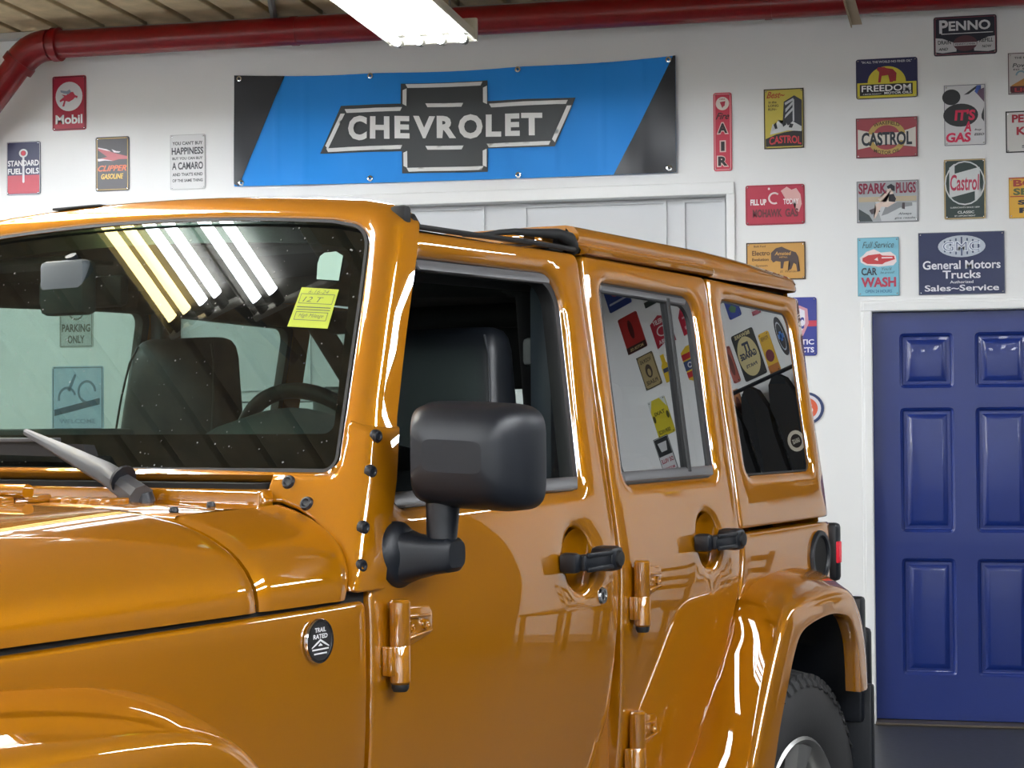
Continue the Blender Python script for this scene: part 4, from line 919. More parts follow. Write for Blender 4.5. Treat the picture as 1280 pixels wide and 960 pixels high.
    flare('fender_flare',
          [(-1.62, 1.10), (-1.50, 1.145), (-1.30, 1.166), (-1.05, 1.168), (-.85, 1.164), (-.68, 1.152), (-.54, 1.128), (-.44, 1.085), (-.37, 1.01), (-.31, .91), (-.25, .79), (-.19, .64)],
          [(-1.66, 1.06), (-1.54, 1.105), (-1.34, 1.120), (-1.10, 1.122), (-.90, 1.118), (-.73, 1.108), (-.60, 1.092), (-.51, 1.055), (-.44, .985), (-.38, .89), (-.32, .77), (-.26, .62)],
          [(-1.64, .98), (-1.54, 1.03), (-1.34, 1.052), (-1.10, 1.054), (-.92, 1.050), (-.77, 1.042), (-.66, 1.022), (-.585, .985), (-.53, .92), (-.47, .83), (-.41, .71), (-.36, .58)])
    # wheel liners
    for (x0, x1, n_) in ((1.27, 2.20, 'r'), (-1.62, -.30, 'f')):
        rows = []
        cx = (x0+x1)/2; rx = (x1-x0)/2
        if n_ == 'r': arc_ = [(1.30, .50), (1.36, .68), (1.45, .86), (1.54, .98), (1.66, 1.04), (1.90, 1.045), (2.03, .99), (2.08, .90), (2.095, .70), (2.10, .50)]
        else: arc_ = [(-1.60, .9), (-1.5, 1.02), (-1.3, 1.05), (-.75, 1.04), (-.58, .98), (-.46, .84), (-.36, .60)]
        for yy in (.36, .55, .792): rows.append([Vector((x_, s*yy, z_)) for x_, z_ in arc_])
        MB().grid(rows).build('wheel_liner', GAP if n_ == 'f' else mat('black_liner', (26, 26, 27), rough=.7, bump=(60, .2, .003)), car, fix=False)
        MB().add([(p[0], s*.36, p[1]) for p in arc_], [tuple(range(len(arc_)))]).build('inner_wheel_wall', GAP, car, smooth=0)
    MB().box((2.14, min(s*.36, s*.80), .48), (2.20, max(s*.36, s*.80), 1.06)).build('rear_liner', mat('black_liner', (26, 26, 27)), car, smooth=0)
    MB().box((1.30, min(s*.56, s*.60), .45), (2.2, max(s*.56, s*.60), 1.06)).build('inner_arch_plate', mat('black_liner', (26, 26, 27)), car, smooth=0)
    MB().box((.70, min(s*.70, s*.758), .55), (1.02, max(s*.70, s*.758), 1.22), bev=.01).build('door_sill', PAINT, car)
    # mud flap, bumper end
    MB().box((2.10, min(s*.62, s*.935), .30), (2.13, max(s*.62, s*.935), .80), bev=.008).build('mud_flap', BLACK, car)
    MB().box((2.08, min(s*.60, s*.915), .70), (2.125, max(s*.60, s*.915), 1.03), bev=.010).build('splash_guard', BLACK, car)
    # tail light on the rear face
    tl = MB().box((2.225, min(s*.655, s*.798), 1.055), (2.27, max(s*.655, s*.798), 1.215), bev=.012).build('tail_light', BLACK, car)
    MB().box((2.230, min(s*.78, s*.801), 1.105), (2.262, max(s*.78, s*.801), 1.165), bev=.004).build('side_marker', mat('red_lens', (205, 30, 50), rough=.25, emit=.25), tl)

# fuel filler recess on the driver side
mb = MB().lathe([(.052, -.05), (.052, .004), (.056, .009), (.066, .009), (.069, .004), (.069, 0)], side(-1)(2.085, 1.135, 0), (0, -1, 0), 40)
fr = mb.build('fuel_filler_ring', BLACK, car); MB().lathe([(0, 0), (.055, .0)], side(-1)(2.085, 1.135, 0)+Vector((0, -.002, 0)), (0, -1, 0), 32).build('fuel_door', GAP, fr)
for (x_, z_) in ((2.025, 1.01),):
    pass
# badge
SB = side(-1)(-.152, 1.157, 0)
bd = MB().lathe([(0, .004), (.030, .004), (.0305, .006), (.0345, .006), (.036, .003), (.036, 0)], SB, (0, -1, 0), 40).build('badge', CHROME, car)
MB().lathe([(0, .0050), (.0302, .0050)], SB, (0, -1, 0), 36).build('badge_field', RUBBER, bd)
bmp = lambda u, v, d: Vector((SB.x+(u-.5)*.06, SB.y-.0052-d, SB.z+(v-.5)*.06))
flat('lettering', [T('TRAIL', .5, .80, .48, .12, .03), T('RATED', .5, .63, .62, .12, .03), [(.12, .36), (.30, .46), (.5, .56), (.70, .46), (.88, .36), (.88, .33), (.68, .41), (.5, .50), (.32, .41), (.12, .33)], rect(.14, .27, .86, .31), rect(.22, .16, .78, .20), [(.40, .38), (.5, .46), (.60, .38)]], 'd8d8d8', bmp, .0003, bd)

# ---- windshield frame, cowl brackets
WS0, WK = -.080, .47
wsx = lambda z: WS0+WK*(z-1.22)
nrm_w = Vector((-1, 0, WK)).normalized()
def WSURF(off=0, bow=.05):
    def f(u, v, d):
        x = wsx(v)+bow*u*u*.6
        return Vector((x, u, v))-nrm_w*(-off)*-1*0 + Vector((d-off, 0, 0))
    return f
def crown(u, z0, k): return z0-k*u*u
top = [(y, crown(y, 1.948, .10)) for y in [(.60-.05*i) for i in range(25)]]
out = [(-.562, 1.396), (.562, 1.396)] + [(.778, 1.396), (.7475, 1.51), (.722, 1.66), (.702, 1.80), (.689, 1.868, .03), (.650, 1.900, .02)] + top + [(-.650, 1.900, .02), (-.689, 1.868, .03), (-.702, 1.80), (-.722, 1.66), (-.7475, 1.51), (-.778, 1.396)]
gtop = [(y, crown(y, 1.898, .095)) for y in [(.55-.05*i) for i in range(23)]]
gl = rpoly([(.700, 1.421, .02), (.655, 1.72), (.632, 1.852, .055)] + gtop + [(-.632, 1.852, .055), (-.655, 1.72), (-.700, 1.421, .02)], 8)
wf = panel('windshield_frame', rpoly(out), WSURF(), PAINT, car, holes=[gl], edge=[(0, .028), (.003, .015), (.009, .006), (.018, .0015), (.028, 0)], hole=[(0, .016), (.002, .007), (.006, .002), (.010, 0)], thick=.075, step=.06, smooth=50)
wg = panel('windshield_glass', gl, WSURF(-.010), G_CLEAR, car, thick=0, edge=[(0, 0), (.01, 0)], step=.05, smooth=60)
gA = [Vector(p) for p in gl]
if area(gA) < 0: gA = gA[::-1]
def shrink(P, side_, top_, bot_):
    zs0, zs1 = 1.421, 1.898; o = []
    for p in P:
        y = p.x*(1-side_/.68); z = zs0+bot_+(p.y-zs0)*((zs1-zs0-top_-bot_)/(zs1-zs0)); o.append(Vector((y, z)))
    return o
band = panel('glass_border', offset(gA, .001), WSURF(-.0115), mat('black_ceramic_border', (6, 6, 6), rough=.15), wg, holes=[shrink(gA, .030, .045, .060)], hole=[(0, 0), (.002, 0)], edge=[(0, 0), (.002, 0)], thick=0, step=.06)
MB().grid([[WSURF(.002)(y, 1.4225+.0 if False else z, 0) for (y, z) in [(p.x, p.y) for p in offset(gA, q)]] for q in (.001, -.005)], close_u=True).build('glass_seal', RUBBER, wf, fix=False)
for s in (-1, 1):
    o = [(.573, 1.361, .004), (.612, 1.361), (.645, 1.352), (.685, 1.334), (.718, 1.308), (.757, 1.272), (.780, 1.224, .005), (.806, 1.224, .004), (.790, 1.31), (.776, 1.40), (.754, 1.492, .008), (.700, 1.510, .006), (.708, 1.430), (.700, 1.4145, .01), (.573, 1.4145)]
    br = panel('pillar_bracket', rpoly([(s*p[0], *p[1:]) for p in o]), WSURF(.004), PAINT, car, edge=[(0, .012), (.002, .006), (.006, .0015), (.011, 0)], thick=.085, step=.05, smooth=50)
    for (x, z) in ((.068, 1.477), (.036, 1.418), (-.008, 1.327), (-.030, 1.266)):
        B = side(s)(x, z, 0); MB().lathe([(0, .003), (.005, .0035), (.007, .0055), (.0095, .005), (.0115, .001), (.0115, -.006)], B+Vector((0, s*.007, 0)), (-.1, s, 0), 16).build('bracket_bolt', BLACK, br)
    for (y, z) in ((.616, 1.399), (.665, 1.364)):
        MB().lathe([(0, .003), (.005, .0035), (.0075, .006), (.0105, .0055), (.0125, .001), (.0125, -.006)], Vector((wsx(z)+.05*y*y*.6-.004, s*y, z)), nrm_w, 16).build('bracket_bolt', BLACK, br)
    for i in range(2): pass

# ---- hood and cowl surfaces
def sect(x, t, off=0):
    """t 0..1 from the fender line up and over to the centre"""
    w_ = .797-taper(x); zt = 1.356 + .03*max(0, x+.28) - .035*max(0, -x-.28)**1.4
    a_, b_ = .31, zt-1.214
    if t < .6:
        q = (t/.6)*pi/2; e = 2/2.25
        return Vector((x, w_-a_+a_*abs(cos(q))**e-off*cos(q), 1.214+(b_-off)*abs(sin(q))**e + .012*min(1, t/.6)))
    f = (t-.6)/.4; y0 = w_-a_
    return Vector((x, y0*(1-f), zt-off+.012+.008*sin(f*pi/2)))
T_ = [0, .03, .07]+[.1+.05*i for i in range(11)]+[.65, .7, .75, .8, .85, .9, .95, 1]
def over(name, xs_fn, m, nx=24, parent=car, t0=0.0, t1=1.0, thick=.02):
    ts = [t for t in T_ if t0 <= t <= t1]
    full = [(-1, t) for t in ts]+([(1, t) for t in ts[::-1][1:]] if t1 >= 1 else [])
    rows = []
    for i in range(nx+1):
        row = []
        for s, t in full:
            xa, xb = xs_fn(t); x = xa+(xb-xa)*i/nx; f = i/nx
            ed = min(f, 1-f)*abs(xb-xa); dp = .006*max(0, 1-ed/.008)**2
            p = sect(x, t, dp); p.y *= s if s > 0 else -1; row.append(p)
        rows.append(row)
    for off in (.02,):
        lo = []; hi = []
        for s, t in full:
            xa, xb = xs_fn(t)
            p = sect(xa, t, off); p.y *= -1 if s < 0 else 1; lo.append(p)
            p = sect(xb, t, off); p.y *= -1 if s < 0 else 1; hi.append(p)
        rows = [lo]+rows+[hi]
    # finer samples near the ends
    return MB().grid(rows).build(name, m, parent, smooth=50, fix=True)
def hood_x(t): return (-1.46, -.287-.0)
hood = over('hood', hood_x, PAINT, nx=60)
# dark strip standing for the shade in the gap below the hood edge
for s in (-1, 1):
    MB().grid([[Vector((x, s*(.785-taper(x)), z)) for x in [-1.46+.05*i for i in range(30)]] for z in (1.19, 1.225)]).build('hood_gap', GAP, car)
    # fender cowl: side piece between hood and pillar bracket
    def cx_(t):
        z = sect(-.1, t).z; return (-.279, min(wsx(z)+.012, .03))
    ts = [t for t in T_ if t <= .48]
    rows = []
    for i in range(17):
        f = i/16; row = []
        for t in ts:
            xa, xb = cx_(t); x = xa+(xb-xa)*f; ed = min(f, 1-f)*(xb-xa); p = sect(x, t, .006*max(0, 1-ed/.010)**2); row.append(Vector((p.x, s*p.y, p.z)))
        rows.append(row)
    a0 = []; a1 = []
    for t in ts:
        xa, xb = cx_(t); p = sect(xa, t, .02); a0.append(Vector((p.x, s*p.y, p.z))); p = sect(xb, t, .02); a1.append(Vector((p.x, s*p.y, p.z)))
    MB().grid([a0]+rows+[a1]).build('cowl_side', PAINT, car, smooth=50)
# dark filler beneath the seams
mb = MB()
mb.grid([[Vector((x, y, z)) for (y, z) in ((-.765, 1.18), (-.765, 1.25), (-.70, 1.305), (-.55, 1.335), (0, 1.34), (.55, 1.335), (.70, 1.305), (.765, 1.25), (.765, 1.18))] for x in (-.33, -.24)])
mb.grid([[Vector((x, y, z)) for (y, z) in ((-.775, 1.18), (-.775, 1.22), (-.775, 1.24), (-.77, 1.25), (.77, 1.25), (.775, 1.24), (.775, 1.18))] for x in (-.13, .02)])
mb.build('seam_filler', GAP, car, fix=False)
# cowl top with vertical step below the glass
mb = MB(); rows = []
for (x, z) in ((-.278, 1.335), (-.277, 1.352), (-.272, 1.356), (-.15, 1.361), (-.056, 1.358), (-.046, 1.352)):
    rows.append([Vector((x, y, z+.012*(1-(y/.6)**2))) for y in [-.612+.051*i for i in range(25)]])
ct = MB().grid(rows).build('cowl_top', PAINT, car, smooth=50)
MB().box((-.046, -.598, 1.34), (-.006, .598, 1.388), bev=.006).build('cowl_ledge', PAINT, ct)
MB().box((-.03, -.57, 1.30), (.06, .57, 1.397)).build('cowl_gap', GAP, ct, smooth=0)
# louvre slots and small screws on the cowl
for k in range(7):
    y = -.10-.045*k
    MB().box((-.20, y-.015, 1.366), (-.13, y+.012, 1.3755), bev=.002).build('cowl_louvre', PAINT, ct)
for (x, y, z) in ((-.235, -.575, 1.362), (-.12, -.555, 1.365), (-.225, -.25, 1.371)):
    MB().lathe([(0, .006), (.006, .005), (.008, .001), (.008, -.003)], (x, y, z), (0, 0, 1), 10).build('cowl_screw', BLACK, ct)
for y in (-.235, .235):
    hg = MB().box((-.36, y-.045, 1.365), (-.29, y+.03, 1.382), bev=.004).build('hood_hinge', PAINT, hood)
    MB().tube([(-.275, y-.06, 1.389), (-.275, y+.06, 1.389)], .013, 14).build('hinge_barrel', PAINT, hood)
    MB().box((-.275, y-.03, 1.368), (-.19, y+.03, 1.382), bev=.004).build('hinge_leaf', PAINT, hood)
# wiper: arm from its pivot, and the blade on the glass
wp = MB().lathe([(0, .02), (.018, .018), (.022, .0)], (-.085, -.375, 1.365), (-.2, 0, 1), 16).build('wiper', BLACK, car)
W0, W1, W2 = Vector((-.10, -.385, 1.372)), Vector((-.085, -.290, 1.415)), Vector((-.02, -.03, 1.487))
mb = MB(); rows = []
for p, wd, th in ((W0, .024, .024), (W0*.6+W1*.4, .022, .022), (W1, .020, .016), (W1*.5+W2*.5, .014, .012), (W2, .006, .006)):
    t = (W2-W0).normalized(); n = Vector((-.85, 0, .5)); n = (n-t*n.dot(t)).normalized(); b = t.cross(n)
    rows.append([p-b*wd-n*th*.4, p-b*wd*.9+n*th*.5, p-b*wd*.3+n*th, p+b*wd*.3+n*th, p+b*wd*.9+n*th*.5, p+b*wd-n*th*.4])
mb.grid(rows, close_u=True); mb.add(rows[0], [tuple(range(6))]); mb.build('wiper_arm', mat('wiper_grey', (62, 62, 64), rough=.45), wp)
MB().tube([W0*.55+W1*.45+Vector((-.004, -.0, .012)), W0*.50+W1*.50+Vector((-.004, 0, .012))], .026, 14).build('wiper_joint', BLACK, wp)
mb = MB(); P0, P1 = Vector((-.012, -.175, 1.452)), Vector((-.018, .33, 1.462))
mb.add([P0+Vector((0, 0, -.012)), P1+Vector((0, 0, -.012)), P1+Vector((0, 0, .012)), P0+Vector((0, .01, .012)), P0+Vector((.03, 0, -.010)), P1+Vector((.03, 0, -.010)), P1+Vector((.03, 0, .010)), P0+Vector((.03, .01, .010))],
       [(0, 1, 2, 3), (7, 6, 5, 4), (0, 4, 5, 1), (1, 5, 6, 2), (2, 6, 7, 3), (3, 7, 4, 0)])
mb.build('wiper_blade', RUBBER, wp, smooth=0)
MB().box((-.025, -.10, 1.468), (.0, .10, 1.476), bev=.002).build('wiper_spoiler', mat('wiper_grey', (62, 62, 64)), wp)

# ---- hardtop roof with gutter, rear panel, black front seal
def roofrow(x, s):
    zr = 1.925-.030*max(0, (x-1.6)/.7)**1.5; 
    gy = .012 if x < 1.62 else .0
    P = [(-.003, 1.858), (.006+gy, 1.861), (.010+gy, 1.868), (.008+gy, 1.874), (-.001, 1.880), (-.004, 1.886), (.002, 1.893), (.001, zr-.018), (-.010, zr-.005), (-.030, zr-.001), (-.10, zr), (-.25, zr-.001), (-.45, zr-.002), (-.69, zr-.002)]
    if x > 1.62: P = [(-.004, 1.856), (-.001, 1.859), (0, 1.864), (0, 1.872), (-.001, 1.878), (-.001, 1.884), (-.001, 1.890)]+[(p[0], p[1]) for p in P[7:]]
    o = []
    for dy, z in P:
        y = yp(min(z, 1.9))+dy; xx = x; f = max(0, x-2.20); f2 = max(0, x-2.216)
        if f2 > 0: y -= .074-sqrt(max(0, .074**2-f2*f2))
        o.append(Vector((xx, s*y, z-(.092-sqrt(max(0, .092**2-f*f)))*min(1, max(0, (z-1.86)/.05)))))
    return o
xs = [.948, .955]+[.97+.05*i for i in range(13)]+[1.61, 1.618, 1.64]+[1.7+.06*i for i in range(8)]+[2.17, 2.20, 2.22, 2.24, 2.255, 2.27, 2.28, 2.287]
rows = []
for x in xs:
    a = roofrow(x, -1); b = roofrow(x, 1); rows.append(a+b[::-1][1:])
roof = MB().grid(rows).build('hardtop_roof', PAINT, car, smooth=45)
mb = MB(); r0_ = rows[0]; mb.grid([r0_, [p+Vector((0, 0, -.03)) if abs(p.y) < .66 else p+Vector((0, .02 if p.y < 0 else -.02, 0)) for p in r0_]]); mb.build('roof_front_edge', PAINT, roof)
# rear face of the hardtop and tailgate
mb = MB(); rows = []
for z in (.55, .8, 1.0, 1.22, 1.235, 1.4, 1.6, 1.83, 1.87):
    xr = 2.16+.055*max(0, z-1.23)/.6+.069
    rows.append([Vector((xr, y*(yp(z)-.05), z)) for y in (-1, -.6, -.2, .2, .6, 1)])
tg = mb.grid(rows).build('tailgate', PAINT, car, fix=False)
MB().box((2.232, -.50, 1.36), (2.262, .50, 1.78), bev=.03).build('rear_window', G_DARK, tg)
sp = empty('spare_wheel', (2.42, 0, 1.12)); sp.parent = car
MB().lathe(P, (0, 0, 0), (1, 0, 0), 60, close=True).build('tyre', TIRE, sp)
MB().lathe([(0, .03), (.08, .05), (.20, .06), (.24, .10), (.255, .10), (.25, -.10), (.1, -.12), (0, -.12)], (0, 0, 0), (1, 0, 0), 48).build('rim', ALLOY, sp)
MB().box((2.24, -.84, .42), (2.40, .84, .64), bev=.04).build('rear_bumper', BLACK, car)
MB().box((2.20, -.892, .76), (2.245, -.84, .935), bev=.014).build('rear_bumper_guard', BLACK, car)
# black folded top roll and front panel (freedom panel removed, soft black cover)
BLKC = mat('black_top_fabric', (17, 18, 19), rough=.7)
rows = []
for x in [.27+.05*i for i in range(15)]:
    rows.append([Vector((x, y*.675, 1.856+.02*(1-y*y)+(.0 if x > .33 else .0))) for y in (-1, -.97, -.8, -.5, 0, .5, .8, .97, 1)])
rows2 = [[p+Vector((0, 0, -.03)) for p in r] for r in rows]
mb = MB().grid(rows); mb.grid(rows2); mb.build('front_roof_panel', BLKC, car, fix=False)
rp = [(.50, 1.862), (.58, 1.870), (.64, 1.880), (.70, 1.887), (.80, 1.893), (.88, 1.898), (.93, 1.892), (.955, 1.868)]
for s in (-1, 1):
    MB().tube([(x, s*.668, z) for x, z in rp], [.004, .005, .006, .007, .009, .012, .016, .015], 12).build('top_seal_roll', BLKC, car)
    MB().tube([(.28, s*.683, 1.860), (.5, s*.683, 1.863), (.75, s*.682, 1.868), (.93, s*.682, 1.868)], .0055, 8).build('door_top_seal', RUBBER, car)
    MB().box((.262, min(s*.655, s*.690), 1.86), (.288, max(s*.655, s*.690), 1.896), bev=.008).build('header_latch', BLKC, car)
    MB().tube([(.295, s*.676, 1.862), (.308, s*.676, 1.876), (.322, s*.676, 1.862)], .009, 10).build('header_latch', BLKC, car)
    for x in (.76, .84):
        MB().box((x, min(s*.60, s*.655), 1.868), (x+.05, max(s*.60, s*.655), 1.893), bev=.006).build('roof_latch_block', PAINT, car)
    MB().box((.87, min(s*.56, s*.655), 1.862), (.945, max(s*.56, s*.655), 1.893), bev=.012).build('top_corner_seal', BLKC, car)
# antenna-like tag on the header
MB().box((.27, .06, 1.944), (.30, .19, 1.9485), bev=.001).build('header_hook', BLKC, car)

# ---- inside the cabin
MB().grid([[Vector((x, y, z)) for y in (-.66, -.3, 0, .3, .66)] for x, z in ((.93, 1.85), (1.4, 1.86), (2.2, 1.85), (2.21, 1.6))]).build('headliner', CLOTH, car, fix=False)
MB().box((.0, -.72, .50), (2.2, .72, .56)).build('cabin_floor', CLOTH, car, smooth=0)
MB().box((-.02, -.75, .60), (.02, .75, 1.30)).build('firewall', GAP, car, smooth=0)
rows = []
for (x, z) in ((.035, 1.36), (.05, 1.44), (.09, 1.462), (.22, 1.470), (.30, 1.458), (.34, 1.42), (.35, 1.34), (.30, 1.05), (.28, .9)):
    rows.append([Vector((x, y, z-.01*abs(y)/.7)) for y in [-.70+.1*i for i in range(15)]])
dash = MB().grid(rows).build('dashboard', PLASTIC, car)
MB().box((.06, -.10, 1.468), (.20, .28, 1.492), bev=.008).build('dash_tray', PLASTIC, dash)
rows = []
for (x, z) in ((.18, .010), (.22, .055), (.30, .075), (.38, .06), (.42, .0)):
    rows.append([Vector((x, -.40-.16*cos(q), 1.455+z*sin(q))) for q in [pi*i/12 for i in range(13)]])
MB().grid(rows).build('instrument_hood', PLASTIC, dash)
# steering wheel
c = Vector((.44, -.36, 1.395)); ax = Vector((1, 0, .45)).normalized(); e1 = Vector((0, 1, 0)); e2 = ax.cross(e1)
sw = MB().tube([c+e1*.185*cos(2*pi*i/48)+e2*.185*sin(2*pi*i/48) for i in range(48)], .016, 12, closed=True).build('steering_wheel', LEATHER, car)
mb = MB().lathe([(0, .03), (.05, .028), (.075, .01), (.07, -.03), (0, -.04)], c, ax, 24)
for q in (pi, 0, -pi/2):
    mb.tube([c+(e1*cos(q)+e2*sin(q))*.06, c+(e1*cos(q)+e2*sin(q))*.18], .014, 8)
mb.build('steering_hub', LEATHER, sw)
def seat(x, y, w_, ztop, name='front_seat'):
    st = empty(name, (0, 0, 0)); st.parent = car
    def blob(rows_, nm, m=LEATHER, e=.42):
        R = []
        for (cx, cz, hx, hy) in rows_:
            R.append([Vector((cx+hx*(abs(cos(q))**e)*(1 if cos(q) > 0 else -1), y+hy*(abs(sin(q))**e)*(1 if sin(q) > 0 else -1), cz)) for q in [2*pi*i/36 for i in range(36)]])
        mb = MB().grid(R, close_u=True); mb.add(R[-1], [tuple(range(36))]); return mb.build(nm, m, st, smooth=50)
    hw = w_/2; k = ztop
    bl = blob([(x-.02, .95, .07, hw*1.1), (x, 1.2, .075, hw*1.12), (x+.03, k-.24, .070, hw*1.10), (x+.035, k-.16, .066, hw*1.04), (x+.04, k-.10, .062, hw*.99), (x+.045, k-.05, .058, hw*.95), (x+.048, k-.022, .052, hw*.90), (x+.05, k-.007, .042, hw*.83), (x+.05, k, .028, hw*.72)], 'backrest')
    blob([(x-.26, .80, .26, hw*1.1), (x-.26, .92, .27, hw*1.12), (x-.26, .97, .24, hw*1.0)], 'seat_cushion')
    for sg in (-1, 1):
        pip = MB(); pip.tube([(x-.055+.012, y+sg*hw*1.04, k-.26), (x-.035+.012, y+sg*hw*.98, k-.14), (x-.02+.012, y+sg*hw*.90, k-.06), (x+.005, y+sg*hw*.78, k-.018)], .0028, 6)
        pip.build('piping', mat('seat_piping', (44, 46, 50), rough=.5), st)
seat(.755, -.44, .30, 1.700); seat(.93, .44, .30, 1.712)
# rear seat with headrests
mb = MB().box((1.50, -.55, .95), (1.62, .55, 1.42), bev=.04); rs = mb.build('rear_seat', LEATHER, car)
for y in (-.35, .35):
    MB().box((1.52, y-.12, 1.44), (1.61, y+.12, 1.60), bev=.035).build('headrest', mat('grey_headrest', (120, 126, 124), rough=.6), rs)
    MB().tube([(1.565, y, 1.40), (1.565, y, 1.46)], .008, 8).build('headrest_post', CHROME, rs)
# padded sport bar
mb = MB()
for s in (-1, 1):
    mb.tube([(.93, s*.60, .9), (.955, s*.585, 1.5), (.96, s*.56, 1.78), (.96, s*.50, 1.815)] if s < 0 else [(1.10, s*.60, .9), (1.10, s*.60, 1.5), (1.06, s*.56, 1.78), (.96, s*.50, 1.815)], .038 if s < 0 else .026, 14)
    mb.tube([(.34, s*.615, 1.80), (.95, s*.58, 1.815), (1.7, s*.58, 1.80), (2.05, s*.60, 1.50), (2.12, s*.62, 1.2)], .034, 14)
mb.tube([(.96, -.56, 1.81), (.96, 0, 1.825), (.96, .56, 1.81)], .036, 14)
mb.tube([(1.75, -.58, 1.79), (1.75, .58, 1.79)], .034, 14)
mb.build('sport_bar', CLOTH, car)
for s in (-1, 1):
    MB().box((.865 if s < 0 else 1.085, min(s*.60, s*.66), 1.30), (.955 if s < 0 else 1.125, max(s*.60, s*.66), 1.80), bev=.02).build('pillar_trim', mat('pillar_plastic', (64, 74, 82), rough=.5), car)
    if s < 0: MB().box((.90, min(s*.585, s*.60), 1.1), (.945, max(s*.585, s*.60), 1.66), bev=.004).build('seat_belt', GAP, car)
    if s < 0: MB().box((.885, min(s*.575, s*.60), 1.62), (.93, max(s*.575, s*.60), 1.68), bev=.010).build('belt_guide', mat('grey_headrest', (120, 126, 124)), car)
# rear view mirror and sun visors
rm = MB().box((.235, -.03, 1.735), (.265, .20, 1.800), bev=.014).build('rear_view_mirror', BLACK, car)
MB().tube([(.24, .08, 1.79), (.21, .08, 1.84)], .012, 10).build('mirror_stem', BLACK, rm)
MB().box((.19, .03, 1.72), (.235, .15, 1.83), bev=.012).build('sensor_box', PLASTIC, rm)
for s in (-1, 1):
    MB().box((.27, min(s*.14, s*.52), 1.835), (.40, max(s*.14, s*.52), 1.850), bev=.006).build('sun_visor', mat('visor_grey', (90, 94, 94), rough=.7), car)
# stickers on the windshield
wgp = WSURF(-.0085)
def onglass(name, pts, m, d=.0, parent=car):
    mb = MB(); n = len(pts); mb.add([WSURF(-.0075+d)(y, z, 0) for y, z in pts], [tuple(range(n))]); return mb.build(name, m, parent, smooth=0, fix=False)
onglass('toll_tag', [(-.594, 1.757), (-.544, 1.762), (-.536, 1.792), (-.537, 1.806), (-.545, 1.812), (-.570, 1.813), (-.588, 1.804)][::-1], mat('pale_green_tag', (140, 172, 156), rough=.6))
ys = onglass('service_sticker', [(-.599, 1.668), (-.509, 1.675), (-.516, 1.748), (-.600, 1.740)][::-1], mat('yellow_green_sticker', (168, 182, 34), rough=.6))
def smap(u, v, d):
    y = -.509-.090*u-.004*v; z = 1.675+.0725*v-.007*u; return WSURF(-.0075+.0006+d)(y, z, 0)
flat('lettering', [rect(.08, .84, .92, .855), rect(.08, .60, .92, .615), rect(.08, .50, .92, .525), rect(.08, .44, .92, .46), rect(.10, .38, .90, .395), rect(.10, .18, .90, .195), rect(.08, .60, .095, .84), rect(.905, .60, .92, .84), rect(.10, .18, .115, .39), rect(.885, .18, .9, .39),
     T('6-16-24', .5, .91, .5, .09, -.01, .3), T('12 T', .42, .71, .5, .13, 0, .3), T('High Mileage', .5, .29, .62, .12, 0, .4)], '4a5424', smap, 0, ys)
# ---- front end (outside the picture)
fx = -1.46
gr = MB(); gr.box((fx-.05, -.56, .80), (fx+.02, .56, 1.36), bev=.03); gr = gr.build('grille', PAINT, car)
ring_ = [sect(fx-.002, t) for t in T_]
ring_ = [Vector((p.x, -p.y, p.z)) for p in ring_]+[p for p in ring_[::-1][1:]]
ring_ = [Vector((fx-.002, ring_[0].y, .86))]+ring_+[Vector((fx-.002, ring_[-1].y, .86))]
mb = MB(); n_ = len(ring_); mb.add(ring_+[p+Vector((.03, 0, 0)) for p in ring_], [tuple(range(n_)), tuple(range(2*n_-1, n_-1, -1))]+[(i, (i+1) % n_, (i+1) % n_+n_, i+n_) for i in range(n_)])
mb.build('grille_surround', PAINT, car)
for k in range(7):
    MB().box((fx-.056, -.24+.08*k-.018, .90), (fx-.045, -.24+.08*k+.018, 1.22), bev=.004).build('grille_slot', GAP, gr)
for s in (-1, 1):
    MB().lathe([(0, .03), (.07, .024), (.088, .010), (.092, 0)], (fx-.048, s*.42, 1.08), (-1, 0, 0), 32).build('headlight', CHROME, gr)
    MB().box((fx+.02, min(s*.5, s*.72), .85), (fx+.06, max(s*.5, s*.72), 1.20), bev=.01).build('inner_panel', GAP, gr)
MB().box((-1.86, -.80, .52), (-1.66, .80, .74), bev=.05).build('front_bumper', BLACK, car)
MB().box((-1.7, -.40, .45), (2.2, .40, .58), bev=.02).build('chassis', GAP, car)
for x in (-1.2, 1.735):
    MB().tube([(x, -.66, .436), (x, .66, .436)], .045, 12).build('axle', GAP, car)

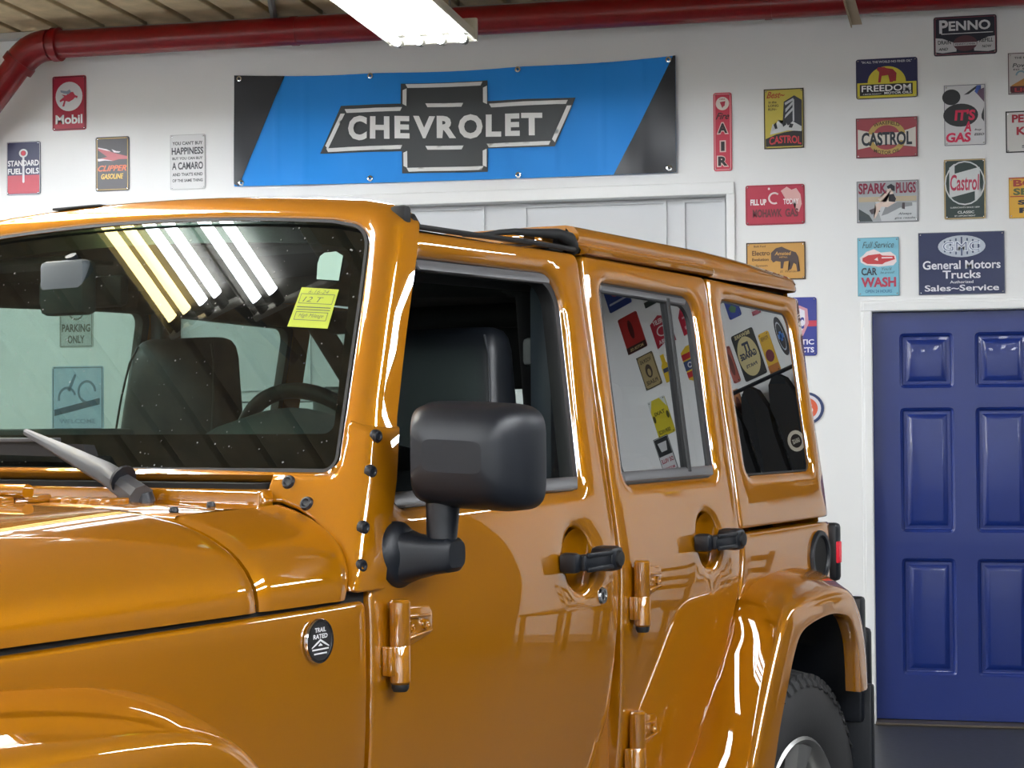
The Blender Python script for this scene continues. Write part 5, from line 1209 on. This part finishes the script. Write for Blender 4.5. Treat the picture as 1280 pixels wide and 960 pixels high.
# ------------------------------------------------------------------ furniture added out of view along the wall, for the reflections in the doors
WOODK = mat('dark_stained_wood', (44, 32, 26), rough=.45, noise=(14, .2))
def chair(x, y, rz, label):
    t = empty('wooden_chair', (x, y, 0), rz); tag(t, label, 'chair', 'dark chairs along the back wall')
    MB().box((-.21, -.21, .44), (.21, .21, .475), bev=.01).build('seat', WOODK, t)
    for sx in (-1, 1):
        MB().tube([(sx*.18, -.18, 0), (sx*.18, -.18, .44)], .018, 8).build('leg', WOODK, t)
        MB().tube([(sx*.18, .18, 0), (sx*.18, .18, .46), (sx*.18, .24, .95)], .018, 8).build('leg', WOODK, t)
    for z in (.62, .74, .88):
        MB().box((-.17, .20+(z-.46)*.12, z-.03), (.17, .215+(z-.46)*.12, z+.03), bev=.004).build('back_slat', WOODK, t)
chair(3.3, 8.3, radians(8), 'dark wooden slat-back chair closest to the blue door')
chair(3.9, 8.35, radians(-6), 'dark wooden slat-back chair in the middle of the row')
chair(4.5, 8.3, radians(4), 'dark wooden slat-back chair nearest the right wall')
# rack with black shirts, added out of view for the side glass reflections
rk = empty('clothes_rack', (2.95, WALL-.12, 0)); tag(rk, 'black metal wall rack carrying a row of black shirts', 'rack')
mb = MB().tube([(-.42, 0, 2.38), (.42, 0, 2.38)], .012, 8)
mb.build('rail', BLACK, rk)
for sx in (-.38, .38):
    MB().tube([(sx, 0, 2.38), (sx, .11, 2.38)], .01, 8).build('bracket', BLACK, rk)
for i in range(4):
    x = 2.64+.215*i
    sh = MB()
    P_s = [(-.09, 1.62), (.09, 1.62), (.085, 2.05), (.10, 2.18), (.06, 2.30), (.02, 2.335), (-.02, 2.335), (-.06, 2.30), (-.10, 2.18), (-.085, 2.05)]
    sh.prism(P_s, lambda u, v, d: Vector((u, d*(1-.0*v), v)), -.02, .02)
    o = sh.build('shirt', CLOTH, None); o.location = (x, WALL-.12, .035)
    tag(o, ['black shirt with a round white print, nearest the door', 'black shirt with a large round cream print', 'plain black shirt second from the end of the rack', 'black shirt at the end of the rack'][i], 'shirt', 'black shirts on the wall rack')
    if i < 2: 
        flat('print', [Bd(.5, .5, .3, .46, 0, 2*pi, 1, 1), T(['NF', 'GARAGE'][i], .5, .5, .4, .2, .03)], ['c8c8c8', 'd0c4b0'][i], lambda u, v, d: Vector(((u-.5)*.13, -.021-d, 1.95+(v-.5)*.13)), .0005, o)
